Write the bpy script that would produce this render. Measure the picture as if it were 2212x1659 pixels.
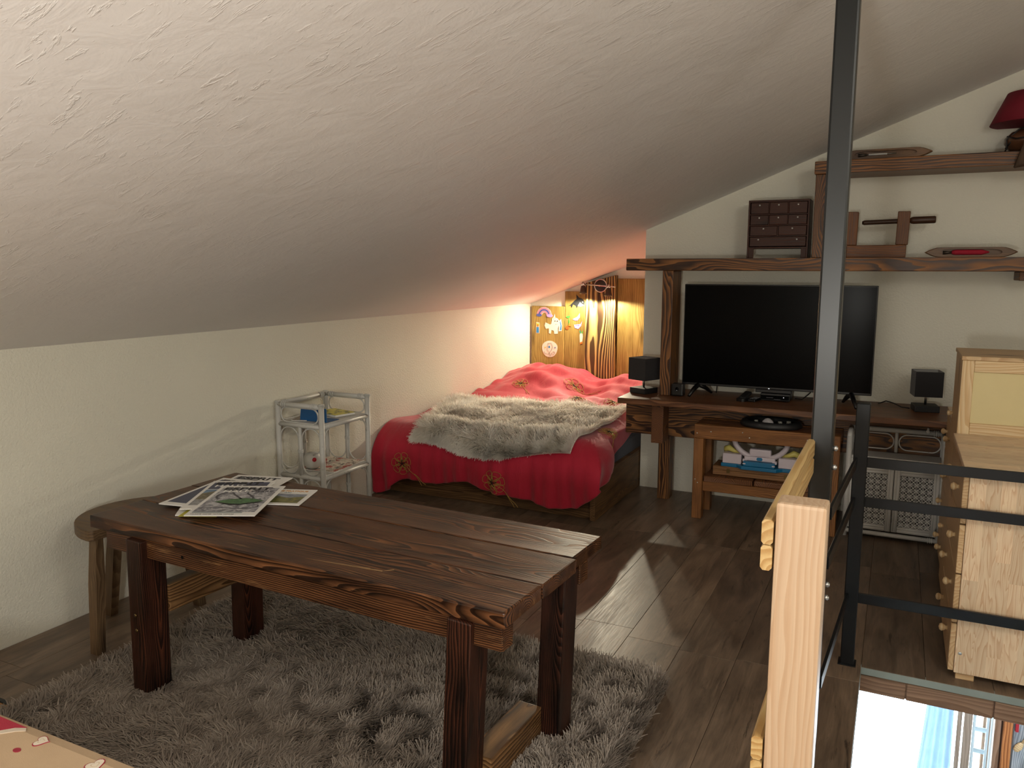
import bpy, bmesh, math, random
import numpy as np
from mathutils import Vector, Matrix, Euler

random.seed(7)
rng = np.random.default_rng(7)
PI = math.pi
for _o in list(bpy.data.objects):
    bpy.data.objects.remove(_o)
scene = bpy.context.scene
COL = scene.collection

# ------------------------------------------------------------------ camera
cam_data = bpy.data.cameras.new('camera')
cam_data.sensor_width = 36.0
cam_data.lens = 1712.46 * 36.0 / 2212.0
cam_data.clip_start = 0.05
cam = bpy.data.objects.new('camera', cam_data)
COL.objects.link(cam)
def _cam_matrix(pitch, yaw, roll):
    cp, sp, cy, sy = math.cos(pitch), math.sin(pitch), math.cos(yaw), math.sin(yaw)
    f = Vector((-sy*cp, cy*cp, -sp)); r = Vector((cy, sy, 0)); u = r.cross(f)
    c, s = math.cos(roll), math.sin(roll)
    r2 = c*r + s*u; u2 = -s*r + c*u
    m = Matrix((r2, u2, -f)).transposed().to_4x4()
    m.translation = (0, 0, 1.5)
    return m
cam.matrix_world = _cam_matrix(math.radians(8.196), math.radians(25.944), math.radians(0.129))
scene.camera = cam

# ------------------------------------------------------------------ world, lights, exposure
world = bpy.data.worlds.new('world'); scene.world = world
world.use_nodes = True
world.node_tree.nodes['Background'].inputs[0].default_value = (0.72, 0.90, 1.0, 1)
world.node_tree.nodes['Background'].inputs[1].default_value = 24.0
vs = scene.view_settings
vs.view_transform = 'Standard'; vs.look = 'None'; vs.gamma = 1.0; vs.use_curve_mapping = False
vs.exposure = 0.0

def lamp(name, kind, loc, power, color, size=0.1, rot=None, **kw):
    d = bpy.data.lights.new(name, kind)
    d.energy = power; d.color = color
    if kind == 'AREA':
        d.shape = 'DISK'; d.size = size
    else:
        d.shadow_soft_size = size
    for k, v in kw.items():
        setattr(d, k, v)
    o = bpy.data.objects.new(name, d); COL.objects.link(o)
    o.location = loc
    if rot: o.rotation_euler = rot
    return o
# the room's own ceiling lamp, right of the camera, and a lamp behind on the left
lamp('ceiling_lamp_light', 'POINT', (1.3, 0.5, 2.45), 50, (1.0, 0.95, 0.85), 0.25)
lamp('rear_lamp_light', 'POINT', (-0.25, -0.45, 1.15), 85, (1.0, 0.97, 0.90), 0.10)

lamp('downstairs_fill_light', 'POINT', (0.75, 3.9, -0.75), 55, (0.82, 0.92, 1.0), 0.15)  # added fill brightening the downstairs room and stair opening, not a fixture there

# ------------------------------------------------------------------ node helpers
def lin(c):
    if isinstance(c, str):
        c = c.lstrip('#'); c = [int(c[i:i+2], 16)/255 for i in (0, 2, 4)]
    return tuple((x/12.92 if x <= .04045 else ((x+.055)/1.055)**2.4) for x in c) + (1.0,)

class NT:
    def __init__(self, name):
        self.m = bpy.data.materials.new(name); self.m.use_nodes = True
        self.t = self.m.node_tree
        self.b = self.t.nodes['Principled BSDF']
    def n(self, typ, **kw):
        nd = self.t.nodes.new('ShaderNode' + typ)
        for k, v in kw.items():
            if k == 'inp':
                for kk, vv in v.items():
                    self.set(nd, kk, vv)
            else:
                setattr(nd, k, v)
        return nd
    def set(self, nd, key, v):
        s = nd.inputs[key]
        if isinstance(v, bpy.types.NodeSocket): self.t.links.new(v, s)
        elif isinstance(v, bpy.types.Node): self.t.links.new(v.outputs[0], s)
        else: s.default_value = v
    def math(self, op, a, b=None, c=None):
        nd = self.n('Math', operation=op); self.set(nd, 0, a)
        if b is not None: self.set(nd, 1, b)
        if c is not None: self.set(nd, 2, c)
        return nd.outputs[0]
    def vmath(self, op, a, b=None):
        nd = self.n('VectorMath', operation=op); self.set(nd, 0, a)
        if b is not None: self.set(nd, 1, b)
        return nd.outputs['Value'] if op in ('LENGTH', 'DOT_PRODUCT', 'DISTANCE') else nd.outputs[0]
    def noise(self, vec, scale, detail=2.0, rough=.5, dist=0.0):
        nd = self.n('TexNoise', inp={'Scale': scale, 'Detail': detail, 'Roughness': rough, 'Distortion': dist})
        if vec is not None: self.set(nd, 'Vector', vec)
        return nd.outputs[0]
    def ramp(self, fac, stops, interp='LINEAR'):
        nd = self.n('ValToRGB'); cr = nd.color_ramp; cr.interpolation = interp
        while len(cr.elements) < len(stops): cr.elements.new(.5)
        for e, (p, c) in zip(cr.elements, stops):
            e.position = p; e.color = c if len(c) == 4 else tuple(c) + (1,)
        self.set(nd, 0, fac)
        return nd.outputs[0]
    def mix(self, fac, a, b, mode='MIX'):
        nd = self.n('Mix', data_type='RGBA', blend_type=mode)
        self.set(nd, 0, fac); self.set(nd, 6, a); self.set(nd, 7, b)
        return nd.outputs[2]
    def bump(self, h, strength=.3, dist=.002, normal=None):
        nd = self.n('Bump', inp={'Strength': strength, 'Distance': dist, 'Height': h})
        if normal is not None: self.set(nd, 'Normal', normal)
        return nd.outputs[0]
    def maprange(self, v, a, b, c=0., d=1.):
        nd = self.n('MapRange', inp={0: v, 1: a, 2: b, 3: c, 4: d}); return nd.outputs[0]

G = (lambda v: (v, v, v, 1))
def plain(name, color, rough=.5, metal=0., spec=None, var=0.06, bump=0., bscale=200., coat=0., emit=None, sheen=0., trans=0.):
    k = NT(name)
    tc = k.n('TexCoord').outputs['Object']
    c = lin(color) if isinstance(color, str) else color
    nz = k.noise(tc, 9., 3.)
    col = k.mix(1.0, c, k.ramp(nz, [(.3, G(1-var*2)), (.7, G(1.0))]), 'MULTIPLY')
    k.set(k.b, 'Base Color', col)
    k.b.inputs['Roughness'].default_value = rough
    k.b.inputs['Metallic'].default_value = metal
    if spec is not None: k.b.inputs['Specular IOR Level'].default_value = spec
    if bump: k.set(k.b, 'Normal', k.bump(k.noise(tc, bscale, 2.), bump, .002))
    if coat: k.b.inputs['Coat Weight'].default_value = coat
    if sheen:
        k.b.inputs['Sheen Weight'].default_value = sheen
    if trans: k.b.inputs['Transmission Weight'].default_value = trans
    if emit:
        k.b.inputs['Emission Color'].default_value = lin(emit[0]); k.b.inputs['Emission Strength'].default_value = emit[1]
    return k.m

def wood(name, early, late, burn=None, burn_amt=.5, freq=110., wob=.03, centre=.07, rough=.5, fibre=.25, spread=(.35, .8),
         bumpv=.4, spec=.4, varamt=.25, stretch=1.0, wear=None):
    """grain along the object's local X: growth rings about a heart that differs from board to board"""
    k = NT(name)
    tc = k.n('TexCoord').outputs['Object']
    rnd = k.n('ObjectInfo').outputs['Random']
    wn = k.n('TexWhiteNoise', noise_dimensions='1D'); k.set(wn, 'W', k.math('MULTIPLY', rnd, 91.7))
    off = k.vmath('SUBTRACT', wn.outputs['Color'], (.5, .5, .5))
    sx = k.n('SeparateXYZ'); k.set(sx, 0, tc)
    so = k.n('SeparateXYZ'); k.set(so, 0, off)
    X = k.math('MULTIPLY_ADD', so.outputs[0], 40., sx.outputs[0])
    Y = k.math('MULTIPLY_ADD', so.outputs[1], centre*1.2, sx.outputs[1])
    Z = k.math('ADD', k.math('MULTIPLY_ADD', so.outputs[2], centre, sx.outputs[2]), centre*.9)
    lowv = k.n('CombineXYZ', inp={0: k.math('MULTIPLY', X, 1.3*stretch), 1: k.math('MULTIPLY', Y, 7.), 2: k.math('MULTIPLY', Z, 7.)})
    w1 = k.math('MULTIPLY', k.math('SUBTRACT', k.noise(lowv.outputs[0], 1.6, 2.), .5), wob*2)
    # knots push the rings aside
    kv = k.n('CombineXYZ', inp={0: k.math('MULTIPLY', X, 2.2), 1: k.math('MULTIPLY', Y, 9.), 2: k.math('MULTIPLY', Z, 9.)})
    vo = k.n('TexVoronoi', inp={'Scale': .55, 'Randomness': 1.0}); k.set(vo, 'Vector', kv.outputs[0])
    kd = vo.outputs['Distance']
    kg = k.math('POWER', 2.718, k.math('MULTIPLY', k.math('MULTIPLY', kd, kd), -14.))
    comb = k.n('CombineXYZ', inp={1: Y, 2: Z})
    r = k.vmath('LENGTH', comb.outputs[0])
    r = k.math('ADD', k.math('ADD', r, w1), k.math('MULTIPLY', kg, -.045))
    s = k.math('FRACT', k.math('MULTIPLY', r, freq))
    ring = k.ramp(s, [(0, G(0)), (spread[0], G(.35)), (spread[1], G(1)), (.96, G(.9)), (1, G(0))])
    fv = k.n('CombineXYZ', inp={0: k.math('MULTIPLY', X, 6.), 1: k.math('MULTIPLY', Y, 260.), 2: k.math('MULTIPLY', Z, 260.)})
    fib = k.noise(fv.outputs[0], 1.0, 3., .6)
    col = k.mix(ring, lin(early), lin(late))
    col = k.mix(fibre, col, k.mix(1.0, col, k.ramp(fib, [(.3, G(.35)), (.7, G(1.35))]), 'MULTIPLY'))
    bl = k.noise(k.n('CombineXYZ', inp={0: k.math('MULTIPLY', X, 3.), 1: k.math('MULTIPLY', Y, 14.), 2: k.math('MULTIPLY', Z, 14.)}).outputs[0], 1.0, 3., .6)
    if burn:
        bm = k.ramp(bl, [(.42, G(0)), (.68, G(burn_amt))])
        col = k.mix(bm, col, k.mix(1.0, col, lin(burn), 'MULTIPLY'))
    if wear:
        wm = k.ramp(k.noise(k.n('CombineXYZ', inp={0: k.math('MULTIPLY', X, 5.), 1: k.math('MULTIPLY', Y, 40.), 2: k.math('MULTIPLY', Z, 40.)}).outputs[0], 1.0, 4., .7), [(.60, G(0)), (.74, G(wear[1]))])
        col = k.mix(wm, col, lin(wear[0]))
    core = k.ramp(kd, [(.05, G(.7)), (.14, G(0))])
    col = k.mix(core, col, k.mix(1.0, col, lin('#3a2415'), 'MULTIPLY'))
    tone = k.math('MULTIPLY_ADD', k.math('SUBTRACT', rnd, .5), varamt, 1.0)
    tv = k.n('CombineXYZ', inp={0: tone, 1: tone, 2: tone})
    col = k.mix(1.0, col, tv.outputs[0], 'MULTIPLY')
    k.set(k.b, 'Base Color', col)
    k.set(k.b, 'Roughness', k.maprange(ring, 0, 1, rough+.08, rough-.06))
    k.b.inputs['Specular IOR Level'].default_value = spec
    if bumpv:
        h = k.math('ADD', k.math('MULTIPLY', ring, .7), k.math('MULTIPLY', fib, .5))
        k.set(k.b, 'Normal', k.bump(h, bumpv, .0012))
    return k.m

M = {}
M['table'] = wood('burnt_table_wood', '#855634', '#241209', burn='#45291a', burn_amt=.8, freq=150, wob=.018, rough=.42, spread=(.2, .75), wear=('#b58a5c', .35), bumpv=.5)
M['table_leg'] = wood('burnt_leg_wood', '#582e1c', '#1a0c08', burn='#170c09', burn_amt=.9, freq=160, wob=.02, rough=.42, spread=(.15, .7), bumpv=.5)
M['table_raw'] = wood('half_burnt_wood', '#8e6a44', '#4a3018', burn='#3a2416', burn_amt=.6, freq=90, wob=.03, rough=.5)
M['console'] = wood('burnt_console_wood', '#986838', '#30180c', burn='#5c3a20', burn_amt=.5, freq=70, wob=.06, centre=.10, rough=.45, spread=(.3, .7), bumpv=.5)
M['console_top'] = wood('brown_board_wood', '#8c5e3c', '#5c3820', burn='#5a3a26', burn_amt=.5, freq=80, wob=.03, rough=.42)
M['console_light'] = wood('brown_end_wood', '#8c5c36', '#4a2a16', freq=120, wob=.03, centre=.03, rough=.5)
M['shelf'] = wood('burnt_shelf_wood', '#a06a38', '#3a200f', burn='#70482a', burn_amt=.4, freq=105, wob=.028, centre=.09, rough=.45, spread=(.3, .72))
M['head'] = wood('honey_board_wood', '#a8904e', '#8c743a', burn='#96804e', burn_amt=.45, freq=60, wob=.035, rough=.5, fibre=.15, spread=(.4, .85), bumpv=.15)
M['head_dark'] = wood('brushed_burnt_wood', '#c4a868', '#2e1a0c', burn='#8a6a40', burn_amt=.2, freq=48, wob=.016, centre=.16, rough=.55, spread=(.28, .55), bumpv=.7)
M['bedwood'] = wood('bed_frame_wood', '#8e6c48', '#5a4028', burn='#644830', burn_amt=.6, freq=90, wob=.03, rough=.5)
M['sidetable'] = wood('reclaimed_orange_wood', '#a8743f', '#7a4a24', burn='#4a2c18', burn_amt=.5, freq=110, wob=.03, rough=.5)
M['stool'] = wood('dull_stool_wood', '#7c6448', '#5e4832', burn='#5a4836', burn_amt=.4, freq=100, rough=.5, bumpv=.2)
M['pine'] = wood('clear_pine_wood', '#e2caa0', '#cda878', freq=70, wob=.04, centre=.08, rough=.45, fibre=.12, bumpv=.1, varamt=.14)
M['pine_front'] = wood('pine_front_wood', '#cdb088', '#b8946a', freq=80, wob=.04, rough=.45, fibre=.12, bumpv=.1, varamt=.14)
M['beech'] = wood('glulam_newel_wood', '#c8ae92', '#bd9e80', freq=90, wob=.04, centre=.09, rough=.45, fibre=.10, bumpv=.08, varamt=.12, stretch=.7)
M['rail_pine'] = wood('rail_pine_wood', '#d0b27c', '#b48c54', freq=65, wob=.04, centre=.06, rough=.45, fibre=.1, bumpv=.1, varamt=.1)
M['smallcab'] = wood('dark_stained_wood', '#4a2616', '#34190e', freq=150, wob=.02, rough=.55, bumpv=.15)
M['clamp'] = wood('old_clamp_wood', '#7e4f2a', '#5c3519', burn='#3c2210', burn_amt=.5, freq=120, rough=.5, bumpv=.2)
M['darkturned'] = wood('dark_turned_wood', '#4a2e1c', '#2c1a10', freq=160, rough=.45, bumpv=.2)
M['shuttlew'] = wood('shuttle_wood', '#8a643e', '#5e3f22', burn='#3a2615', burn_amt=.6, freq=140, wob=.02, rough=.42, bumpv=.15)
M['boxwood'] = wood('toy_box_wood', '#9a7148', '#76502e', freq=100, rough=.5, bumpv=.15)
M['trimwood'] = wood('stair_trim_wood', '#9a7c66', '#7c5f4a', freq=80, rough=.5, bumpv=.15)
M['orangewood'] = wood('orange_post_wood', '#c88650', '#8a4f28', freq=60, wob=.02, rough=.5, bumpv=.2)
M['greywood'] = wood('weathered_board_wood', '#b8bcc0', '#7c848c', burn='#8a9098', burn_amt=.5, freq=70, rough=.6, bumpv=.3)

def floor_material(name, early, late, tone):
    k = NT(name)
    tc = k.n('TexCoord').outputs['Object']
    rnd = k.n('ObjectInfo').outputs['Random']
    off = k.n('CombineXYZ', inp={0: k.math('MULTIPLY', rnd, 57.), 1: k.math('MULTIPLY', rnd, 13.)})
    v = k.vmath('ADD', tc, off.outputs[0])
    sx = k.n('SeparateXYZ'); k.set(sx, 0, v)
    lv = k.n('CombineXYZ', inp={0: k.math('MULTIPLY', sx.outputs[0], 1.6), 1: k.math('MULTIPLY', sx.outputs[1], 9.)})
    n1 = k.noise(lv.outputs[0], 1.5, 4., .6, .8)
    fv = k.n('CombineXYZ', inp={0: k.math('MULTIPLY', sx.outputs[0], 7.), 1: k.math('MULTIPLY', sx.outputs[1], 150.)})
    n2 = k.noise(fv.outputs[0], 1.0, 4., .65)
    col = k.mix(k.ramp(n1, [(.3, G(0)), (.72, G(1))]), lin(early), lin(late))
    col = k.mix(.6, col, k.mix(1.0, col, k.ramp(n2, [(.3, G(.55)), (.65, G(1.2))]), 'MULTIPLY'))
    cv = k.n('CombineXYZ', inp={0: k.math('MULTIPLY', sx.outputs[0], 3.), 1: k.math('MULTIPLY', sx.outputs[1], 22.)})
    crack = k.ramp(k.noise(cv.outputs[0], 1.2, 5., .75, 1.), [(.60, G(0)), (.70, G(.8))])
    col = k.mix(crack, col, lin('#1c130e'))
    t = k.math('MULTIPLY_ADD', k.math('SUBTRACT', rnd, .5), tone, 1.0)
    col = k.mix(1.0, col, k.n('CombineXYZ', inp={0: t, 1: t, 2: t}).outputs[0], 'MULTIPLY')
    k.set(k.b, 'Base Color', col)
    k.set(k.b, 'Roughness', k.maprange(n2, .3, .7, .34, .48))
    k.b.inputs['Specular IOR Level'].default_value = .5
    k.set(k.b, 'Normal', k.bump(n2, .25, .0008))
    return k.m
M['floor'] = floor_material('brown_laminate', '#86725f', '#524438', .42)
M['floor_light'] = floor_material('honey_laminate', '#a87c4c', '#8a5f34', .2)

def plaster(name, color, big, fine, rough=.75, streaks=False):
    k = NT(name)
    tc = k.n('TexCoord').outputs['Object']
    base = lin(color)
    n1 = k.noise(tc, 1.1, 3., .5)
    col = k.mix(1.0, base, k.ramp(n1, [(.3, G(.93)), (.7, G(1.0))]), 'MULTIPLY')
    k.set(k.b, 'Base Color', col)
    k.b.inputs['Roughness'].default_value = rough
    k.b.inputs['Specular IOR Level'].default_value = .45
    nb = None
    if streaks:
        # trowel ridges: thin raised lines, short and loosely parallel, in two directions
        parts = []
        for (ang, sc, lo) in ((20, (9., 34., 10.), .60), (-35, (11., 36., 12.), .61), (70, (12., 44., 12.), .64), (-75, (14., 40., 12.), .64)):
            mp = k.n('Mapping'); k.set(mp, 'Vector', tc)
            mp.inputs['Rotation'].default_value = (0, 0, math.radians(ang)); mp.inputs['Scale'].default_value = sc
            n = k.noise(mp.outputs[0], 1.0, 4., .62, .35)
            msk = k.ramp(k.noise(k.vmath('ADD', tc, (ang*.37, ang*.11, 0.)), 1.7, 3., .6), [(.42, G(.06)), (.60, G(1))])
            parts.append(k.math('MULTIPLY', k.ramp(n, [(lo, G(0)), (lo+.06, G(1)), (lo+.13, G(.25))]), msk))
        broad = k.noise(tc, 2.6, 4., .55, .8)
        h = k.math('ADD', k.math('ADD', parts[0], parts[1]), k.math('ADD', parts[2], parts[3]))
        mask = k.ramp(k.noise(tc, 3.1, 2.), [(.30, G(.45)), (.62, G(1))])
        h = k.math('MULTIPLY', h, mask)
        h = k.math('MULTIPLY_ADD', k.noise(tc, 9., 4., .6, .6), 1.3, k.math('MULTIPLY_ADD', broad, 1.6, h))
        nb = k.bump(h, big, .010)
        k.set(k.b, 'Roughness', k.maprange(parts[0], 0, 1, rough, rough-.25))
        nb = k.bump(k.noise(tc, 42., 4., .6), fine, .004, nb)
    else:
        nb = k.bump(k.noise(tc, 5., 3., .5), big, .01)
        nb = k.bump(k.noise(tc, 95., 3., .6), fine, .004, nb)
    k.set(k.b, 'Normal', nb)
    return k.m
M['wall'] = plaster('white_roughcast_plaster', '#e9e6d8', .2, .9)
M['ceil'] = plaster('trowelled_plaster', '#efedec', .32, .12, .55, True)
M['lowwall'] = plaster('lower_white_plaster', '#dfe2e2', .1, .2)

M['black_metal'] = plain('black_powder_coated_steel', '#16191d', .38, .35, var=.02)
M['post_metal'] = plain('dark_grey_steel', '#0f1315', .36, .1, var=.03)
M['chrome'] = plain('polished_steel', '#c8c8c8', .18, 1.0, var=.02)
M['bolt'] = plain('zinc_plated_steel', '#d4d6d8', .3, .9, var=.03)
M['black_plastic'] = plain('black_plastic', '#0c0c0e', .35, var=.02)
M['black_satin'] = plain('satin_black_ceramic', '#1b1c1e', .5, var=.03)
M['screen'] = plain('black_glass_screen', '#030304', .22, spec=.06, var=.0)
M['shade'] = plain('black_lampshade_cloth', '#1d1c20', .85, bump=.2, bscale=900, sheen=.2)
M['white_inside'] = plain('white_shade_lining', '#9a9a98', .8)
M['redshade'] = plain('red_lampshade_cloth', '#7c1026', .8, bump=.2, bscale=800)
M['clay'] = plain('brown_glazed_clay', '#6a4630', .25, var=.12)
M['cream_gloss'] = plain('off_white_plastic', '#d8d6d2', .4)
M['lilac'] = plain('lilac_white_plastic', '#cfc4cc', .4, var=.02)
M['blue'] = plain('teal_blue_plastic', '#0f6a96', .4, var=.03)
M['yellowp'] = plain('pale_yellow_plastic', '#cfc36a', .4, var=.03)
M['paper'] = plain('white_paper', '#f2f0ec', .55, var=.03)
M['ink'] = plain('black_ink', '#15151a', .6, var=.0)
M['inkgrey'] = plain('grey_ink', '#55535a', .6, var=.0)
M['orangeink'] = plain('orange_ink', '#d99a4a', .6, var=.0)
M['whiteink'] = plain('white_ink', '#f2f0ec', .6, var=.0)
M['tealink'] = plain('teal_ink', '#4f7078', .6, var=.0)
M['greencover'] = None
M['sheet'] = plain('dark_blue_cotton', '#232c44', .85, bump=.2, bscale=300, sheen=.2)
M['glass_dome'] = plain('milky_dome', '#b9b4b6', .18, var=.0)
M['greystrip'] = plain('grey_edge_strip', '#8b9692', .6, var=.08)
M['wire'] = plain('black_cable', '#0e0e10', .45, var=.0)
M['redthread'] = plain('red_yarn', '#a5102e', .8, bump=.6, bscale=500)
M['spot_metal'] = plain('brown_bronze_metal', '#4a4038', .4, .6)
M['brass'] = plain('aged_brass', '#7a643c', .4, .8)
M['bulb'] = plain('lit_bulb', '#fff0c8', .4, emit=('#ffdf9a', 25.0))
M['led'] = plain('white_led', '#ffffff', .4, emit=('#e8f0ff', .5))

def rattan_white():
    k = NT('white_painted_rattan')
    tc = k.n('TexCoord').outputs['Object']
    n = k.noise(tc, 45., 4., .65)
    col = k.mix(k.ramp(n, [(.25, G(1)), (.38, G(0))]), lin('#c9c8c4'), lin('#8f8d88'))
    worn = k.ramp(k.noise(tc, 26., 5., .8), [(.70, G(0)), (.74, G(1))])
    col = k.mix(worn, col, lin('#4a4038'))
    k.set(k.b, 'Base Color', col); k.b.inputs['Roughness'].default_value = .45
    k.set(k.b, 'Normal', k.bump(n, .2, .002))
    return k.m
M['rattan'] = rattan_white()

def cloth_red():
    k = NT('red_cotton')
    tc = k.n('TexCoord').outputs['Object']
    n = k.noise(tc, 5., 4., .6)
    col = k.mix(k.ramp(n, [(.3, G(0)), (.7, G(1))]), lin('#b20d2e'), lin('#be1438'))
    k.set(k.b, 'Base Color', col); k.b.inputs['Roughness'].default_value = .75
    k.b.inputs['Sheen Weight'].default_value = .25
    mp = k.n('Mapping'); k.set(mp, 'Vector', tc); mp.inputs['Scale'].default_value = (14., 4., 4.)
    w = k.noise(mp.outputs[0], 1.2, 4., .6, .6)
    nb = k.bump(w, .5, .012)
    nb = k.bump(k.noise(tc, 700., 2.), .15, .001, nb)
    k.set(k.b, 'Normal', nb)
    return k.m
M['duvet'] = cloth_red()
M['gold'] = plain('gold_embroidery_thread', '#c09a4c', .6, var=.05)
M['darkthread'] = plain('dark_embroidery_thread', '#2c1a12', .7, var=.05)

def fur(name, c1, c2, rough=.8, through=.3):
    k = NT(name)
    tc = k.n('TexCoord').outputs['Object']
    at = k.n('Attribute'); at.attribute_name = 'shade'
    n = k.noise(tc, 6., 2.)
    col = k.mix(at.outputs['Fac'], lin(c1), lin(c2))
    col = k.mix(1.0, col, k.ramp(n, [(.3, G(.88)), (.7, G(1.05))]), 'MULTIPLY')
    k.set(k.b, 'Base Color', col); k.b.inputs['Roughness'].default_value = rough
    k.b.inputs['Specular IOR Level'].default_value = .25
    tr = k.n('BsdfTranslucent'); k.set(tr, 'Color', col)
    mx = k.n('MixShader', inp={0: through}); k.t.links.new(k.b.outputs[0], mx.inputs[1]); k.t.links.new(tr.outputs[0], mx.inputs[2])
    k.t.links.new(mx.outputs[0], k.t.nodes['Material Output'].inputs[0])
    return k.m
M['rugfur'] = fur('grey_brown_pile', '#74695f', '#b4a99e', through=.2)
M['throwfur'] = fur('cream_pile', '#f4eee2', '#fffdf8')
M['rugback'] = plain('rug_backing', '#958a82', .9)
M['throwback'] = plain('throw_backing', '#ece6da', .9)

# ------------------------------------------------------------------ geometry helpers
def link(o, parent=None, loc=(0, 0, 0), rot=None):
    COL.objects.link(o)
    if parent is not None: o.parent = parent
    o.location = loc
    if rot is not None: o.rotation_euler = rot
    return o

class MB:
    """collects faces into one mesh"""
    def __init__(s): s.v = []; s.f = []; s.mi = []; s.sm = []; s.cur = 0
    def add(s, vs, fs, smooth=False):
        b = len(s.v); s.v += [tuple(v) for v in vs]
        s.f += [tuple(i+b for i in f) for f in fs]
        s.mi += [s.cur]*len(fs); s.sm += [smooth]*len(fs)
    def box(s, c, d, rot=None, bevel=0.0):
        bm = bmesh.new(); bmesh.ops.create_cube(bm, size=1)
        for v in bm.verts: v.co = Vector((v.co.x*d[0], v.co.y*d[1], v.co.z*d[2]))
        if bevel:
            bmesh.ops.bevel(bm, geom=list(bm.edges), offset=min(bevel, min(d)*.3), segments=1 if bevel < .004 else 2, affect='EDGES', profile=.6)
        m = Matrix.Translation(c) @ (Euler(rot).to_matrix().to_4x4() if rot else Matrix())
        bm.verts.index_update()
        s.add([m @ v.co for v in bm.verts], [[v.index for v in f.verts] for f in bm.faces]); bm.free()
    def span(s, a, b, bevel=0.):
        s.box([(a[i]+b[i])/2 for i in range(3)], [abs(b[i]-a[i]) for i in range(3)], bevel=bevel)
    def tube(s, pts, r, seg=8, closed=False, caps=True):
        P = [Vector(p) for p in pts]; n = len(P)
        rad = r if hasattr(r, '__len__') else [r]*n
        T = []
        for i in range(n):
            a = P[(i-1) % n] if (closed or i > 0) else P[i]; b = P[(i+1) % n] if (closed or i < n-1) else P[i]
            T.append((b-a).normalized())
        u = T[0].orthogonal().normalized(); rings = []
        for i in range(n):
            u = (u - T[i]*u.dot(T[i]))
            u = u.normalized() if u.length > 1e-6 else T[i].orthogonal().normalized()
            w = T[i].cross(u)
            rings.append([P[i] + (u*math.cos(2*PI*j/seg) + w*math.sin(2*PI*j/seg))*rad[i] for j in range(seg)])
        vs = [p for rg in rings for p in rg]; fs = []
        for i in range(n if closed else n-1):
            a, b = i*seg, ((i+1) % n)*seg
            for j in range(seg): fs.append((a+j, a+(j+1) % seg, b+(j+1) % seg, b+j))
        if caps and not closed:
            fs.append(tuple(range(seg))[::-1]); fs.append(tuple((n-1)*seg+j for j in range(seg)))
        s.add(vs, fs, True)
    def cyl(s, a, b, r, r2=None, seg=16): s.tube([a, b], [r, r if r2 is None else r2], seg)
    def lathe(s, prof, seg=24, c=(0, 0, 0), smooth=True):
        vs = []; fs = []; n = len(prof)
        for (r, z) in prof:
            for j in range(seg): vs.append((c[0]+r*math.cos(2*PI*j/seg), c[1]+r*math.sin(2*PI*j/seg), c[2]+z))
        for i in range(n-1):
            for j in range(seg): fs.append((i*seg+j, i*seg+(j+1) % seg, (i+1)*seg+(j+1) % seg, (i+1)*seg+j))
        if prof[0][0] > 1e-5: fs.append(tuple(range(seg))[::-1])
        if prof[-1][0] > 1e-5: fs.append(tuple((n-1)*seg+j for j in range(seg)))
        s.add(vs, fs, smooth)
    def prism(s, poly, h0, h1, plane='xy', smooth=False):
        """poly: 2D outline, extruded between h0 and h1 along the third axis"""
        n = len(poly)
        def mk(p, h): return {'xy': (p[0], p[1], h), 'xz': (p[0], h, p[1]), 'yz': (h, p[0], p[1])}[plane]
        vs = [mk(p, h0) for p in poly]+[mk(p, h1) for p in poly]
        fs = [tuple(range(n))[::-1], tuple(range(n, 2*n))]+[(i, (i+1) % n, n+(i+1) % n, n+i) for i in range(n)]
        s.add(vs, fs, smooth)
    def build(s, name, mats, parent=None, loc=(0, 0, 0), rot=None, fix=True):
        me = bpy.data.meshes.new(name)
        me.from_pydata(s.v, [], s.f)
        for m in (mats if isinstance(mats, (list, tuple)) else [mats]): me.materials.append(m)
        me.polygons.foreach_set('material_index', s.mi)
        me.polygons.foreach_set('use_smooth', s.sm)
        if fix:
            bm = bmesh.new(); bm.from_mesh(me); bmesh.ops.recalc_face_normals(bm, faces=bm.faces); bm.to_mesh(me); bm.free()
        me.update()
        o = bpy.data.objects.new(name, me)
        return link(o, parent, loc, rot)

def tag(o, label=None, cat=None, group=None, kind=None):
    if label: o['label'] = label
    if cat: o['category'] = cat
    if group: o['group'] = group
    if kind: o['kind'] = kind
    return o
def thing(name, label, cat, loc=(0, 0, 0), rz=0., group=None, rot=None):
    o = bpy.data.objects.new(name, None); o.empty_display_size = .1
    link(o, None, loc, rot if rot else (0, 0, rz))
    return tag(o, label, cat, group)

ROT = {'x': (0, 0, 0), 'y': (0, 0, PI/2), 'z': (0, -PI/2, 0)}
def plank(name, c, d, mat, parent=None, grain='x', bevel=.003, tilt=None, uneven=0.):
    """one timber with its grain along an axis of its thing; c centre, d size in the thing's axes"""
    ld = {'x': d, 'y': (d[1], d[0], d[2]), 'z': (d[2], d[1], d[0])}[grain]
    b = MB(); b.box((0, 0, 0), ld, bevel=bevel)
    if uneven:
        b.v = [(x + random.uniform(-uneven, uneven), y + random.uniform(-uneven, uneven), z + random.uniform(-uneven, uneven)*.5) for x, y, z in b.v]
    o = b.build(name, mat, parent, c)
    q = Euler(ROT[grain]).to_quaternion()
    if tilt: q = Euler(tilt).to_quaternion() @ q
    o.rotation_euler = q.to_euler()
    return o
def pspan(name, a, b, mat, parent=None, grain='x', bevel=.003, **kw):
    return plank(name, [(a[i]+b[i])/2 for i in range(3)], [abs(b[i]-a[i]) for i in range(3)], mat, parent, grain, bevel, **kw)
def struct(o): o['kind'] = 'structure'; return o
def copy_tree(o, parent=None):
    c = o.copy(); COL.objects.link(c)
    if parent is not None: c.parent = parent
    for ch in list(o.children): copy_tree(ch, c)
    return c
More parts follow.
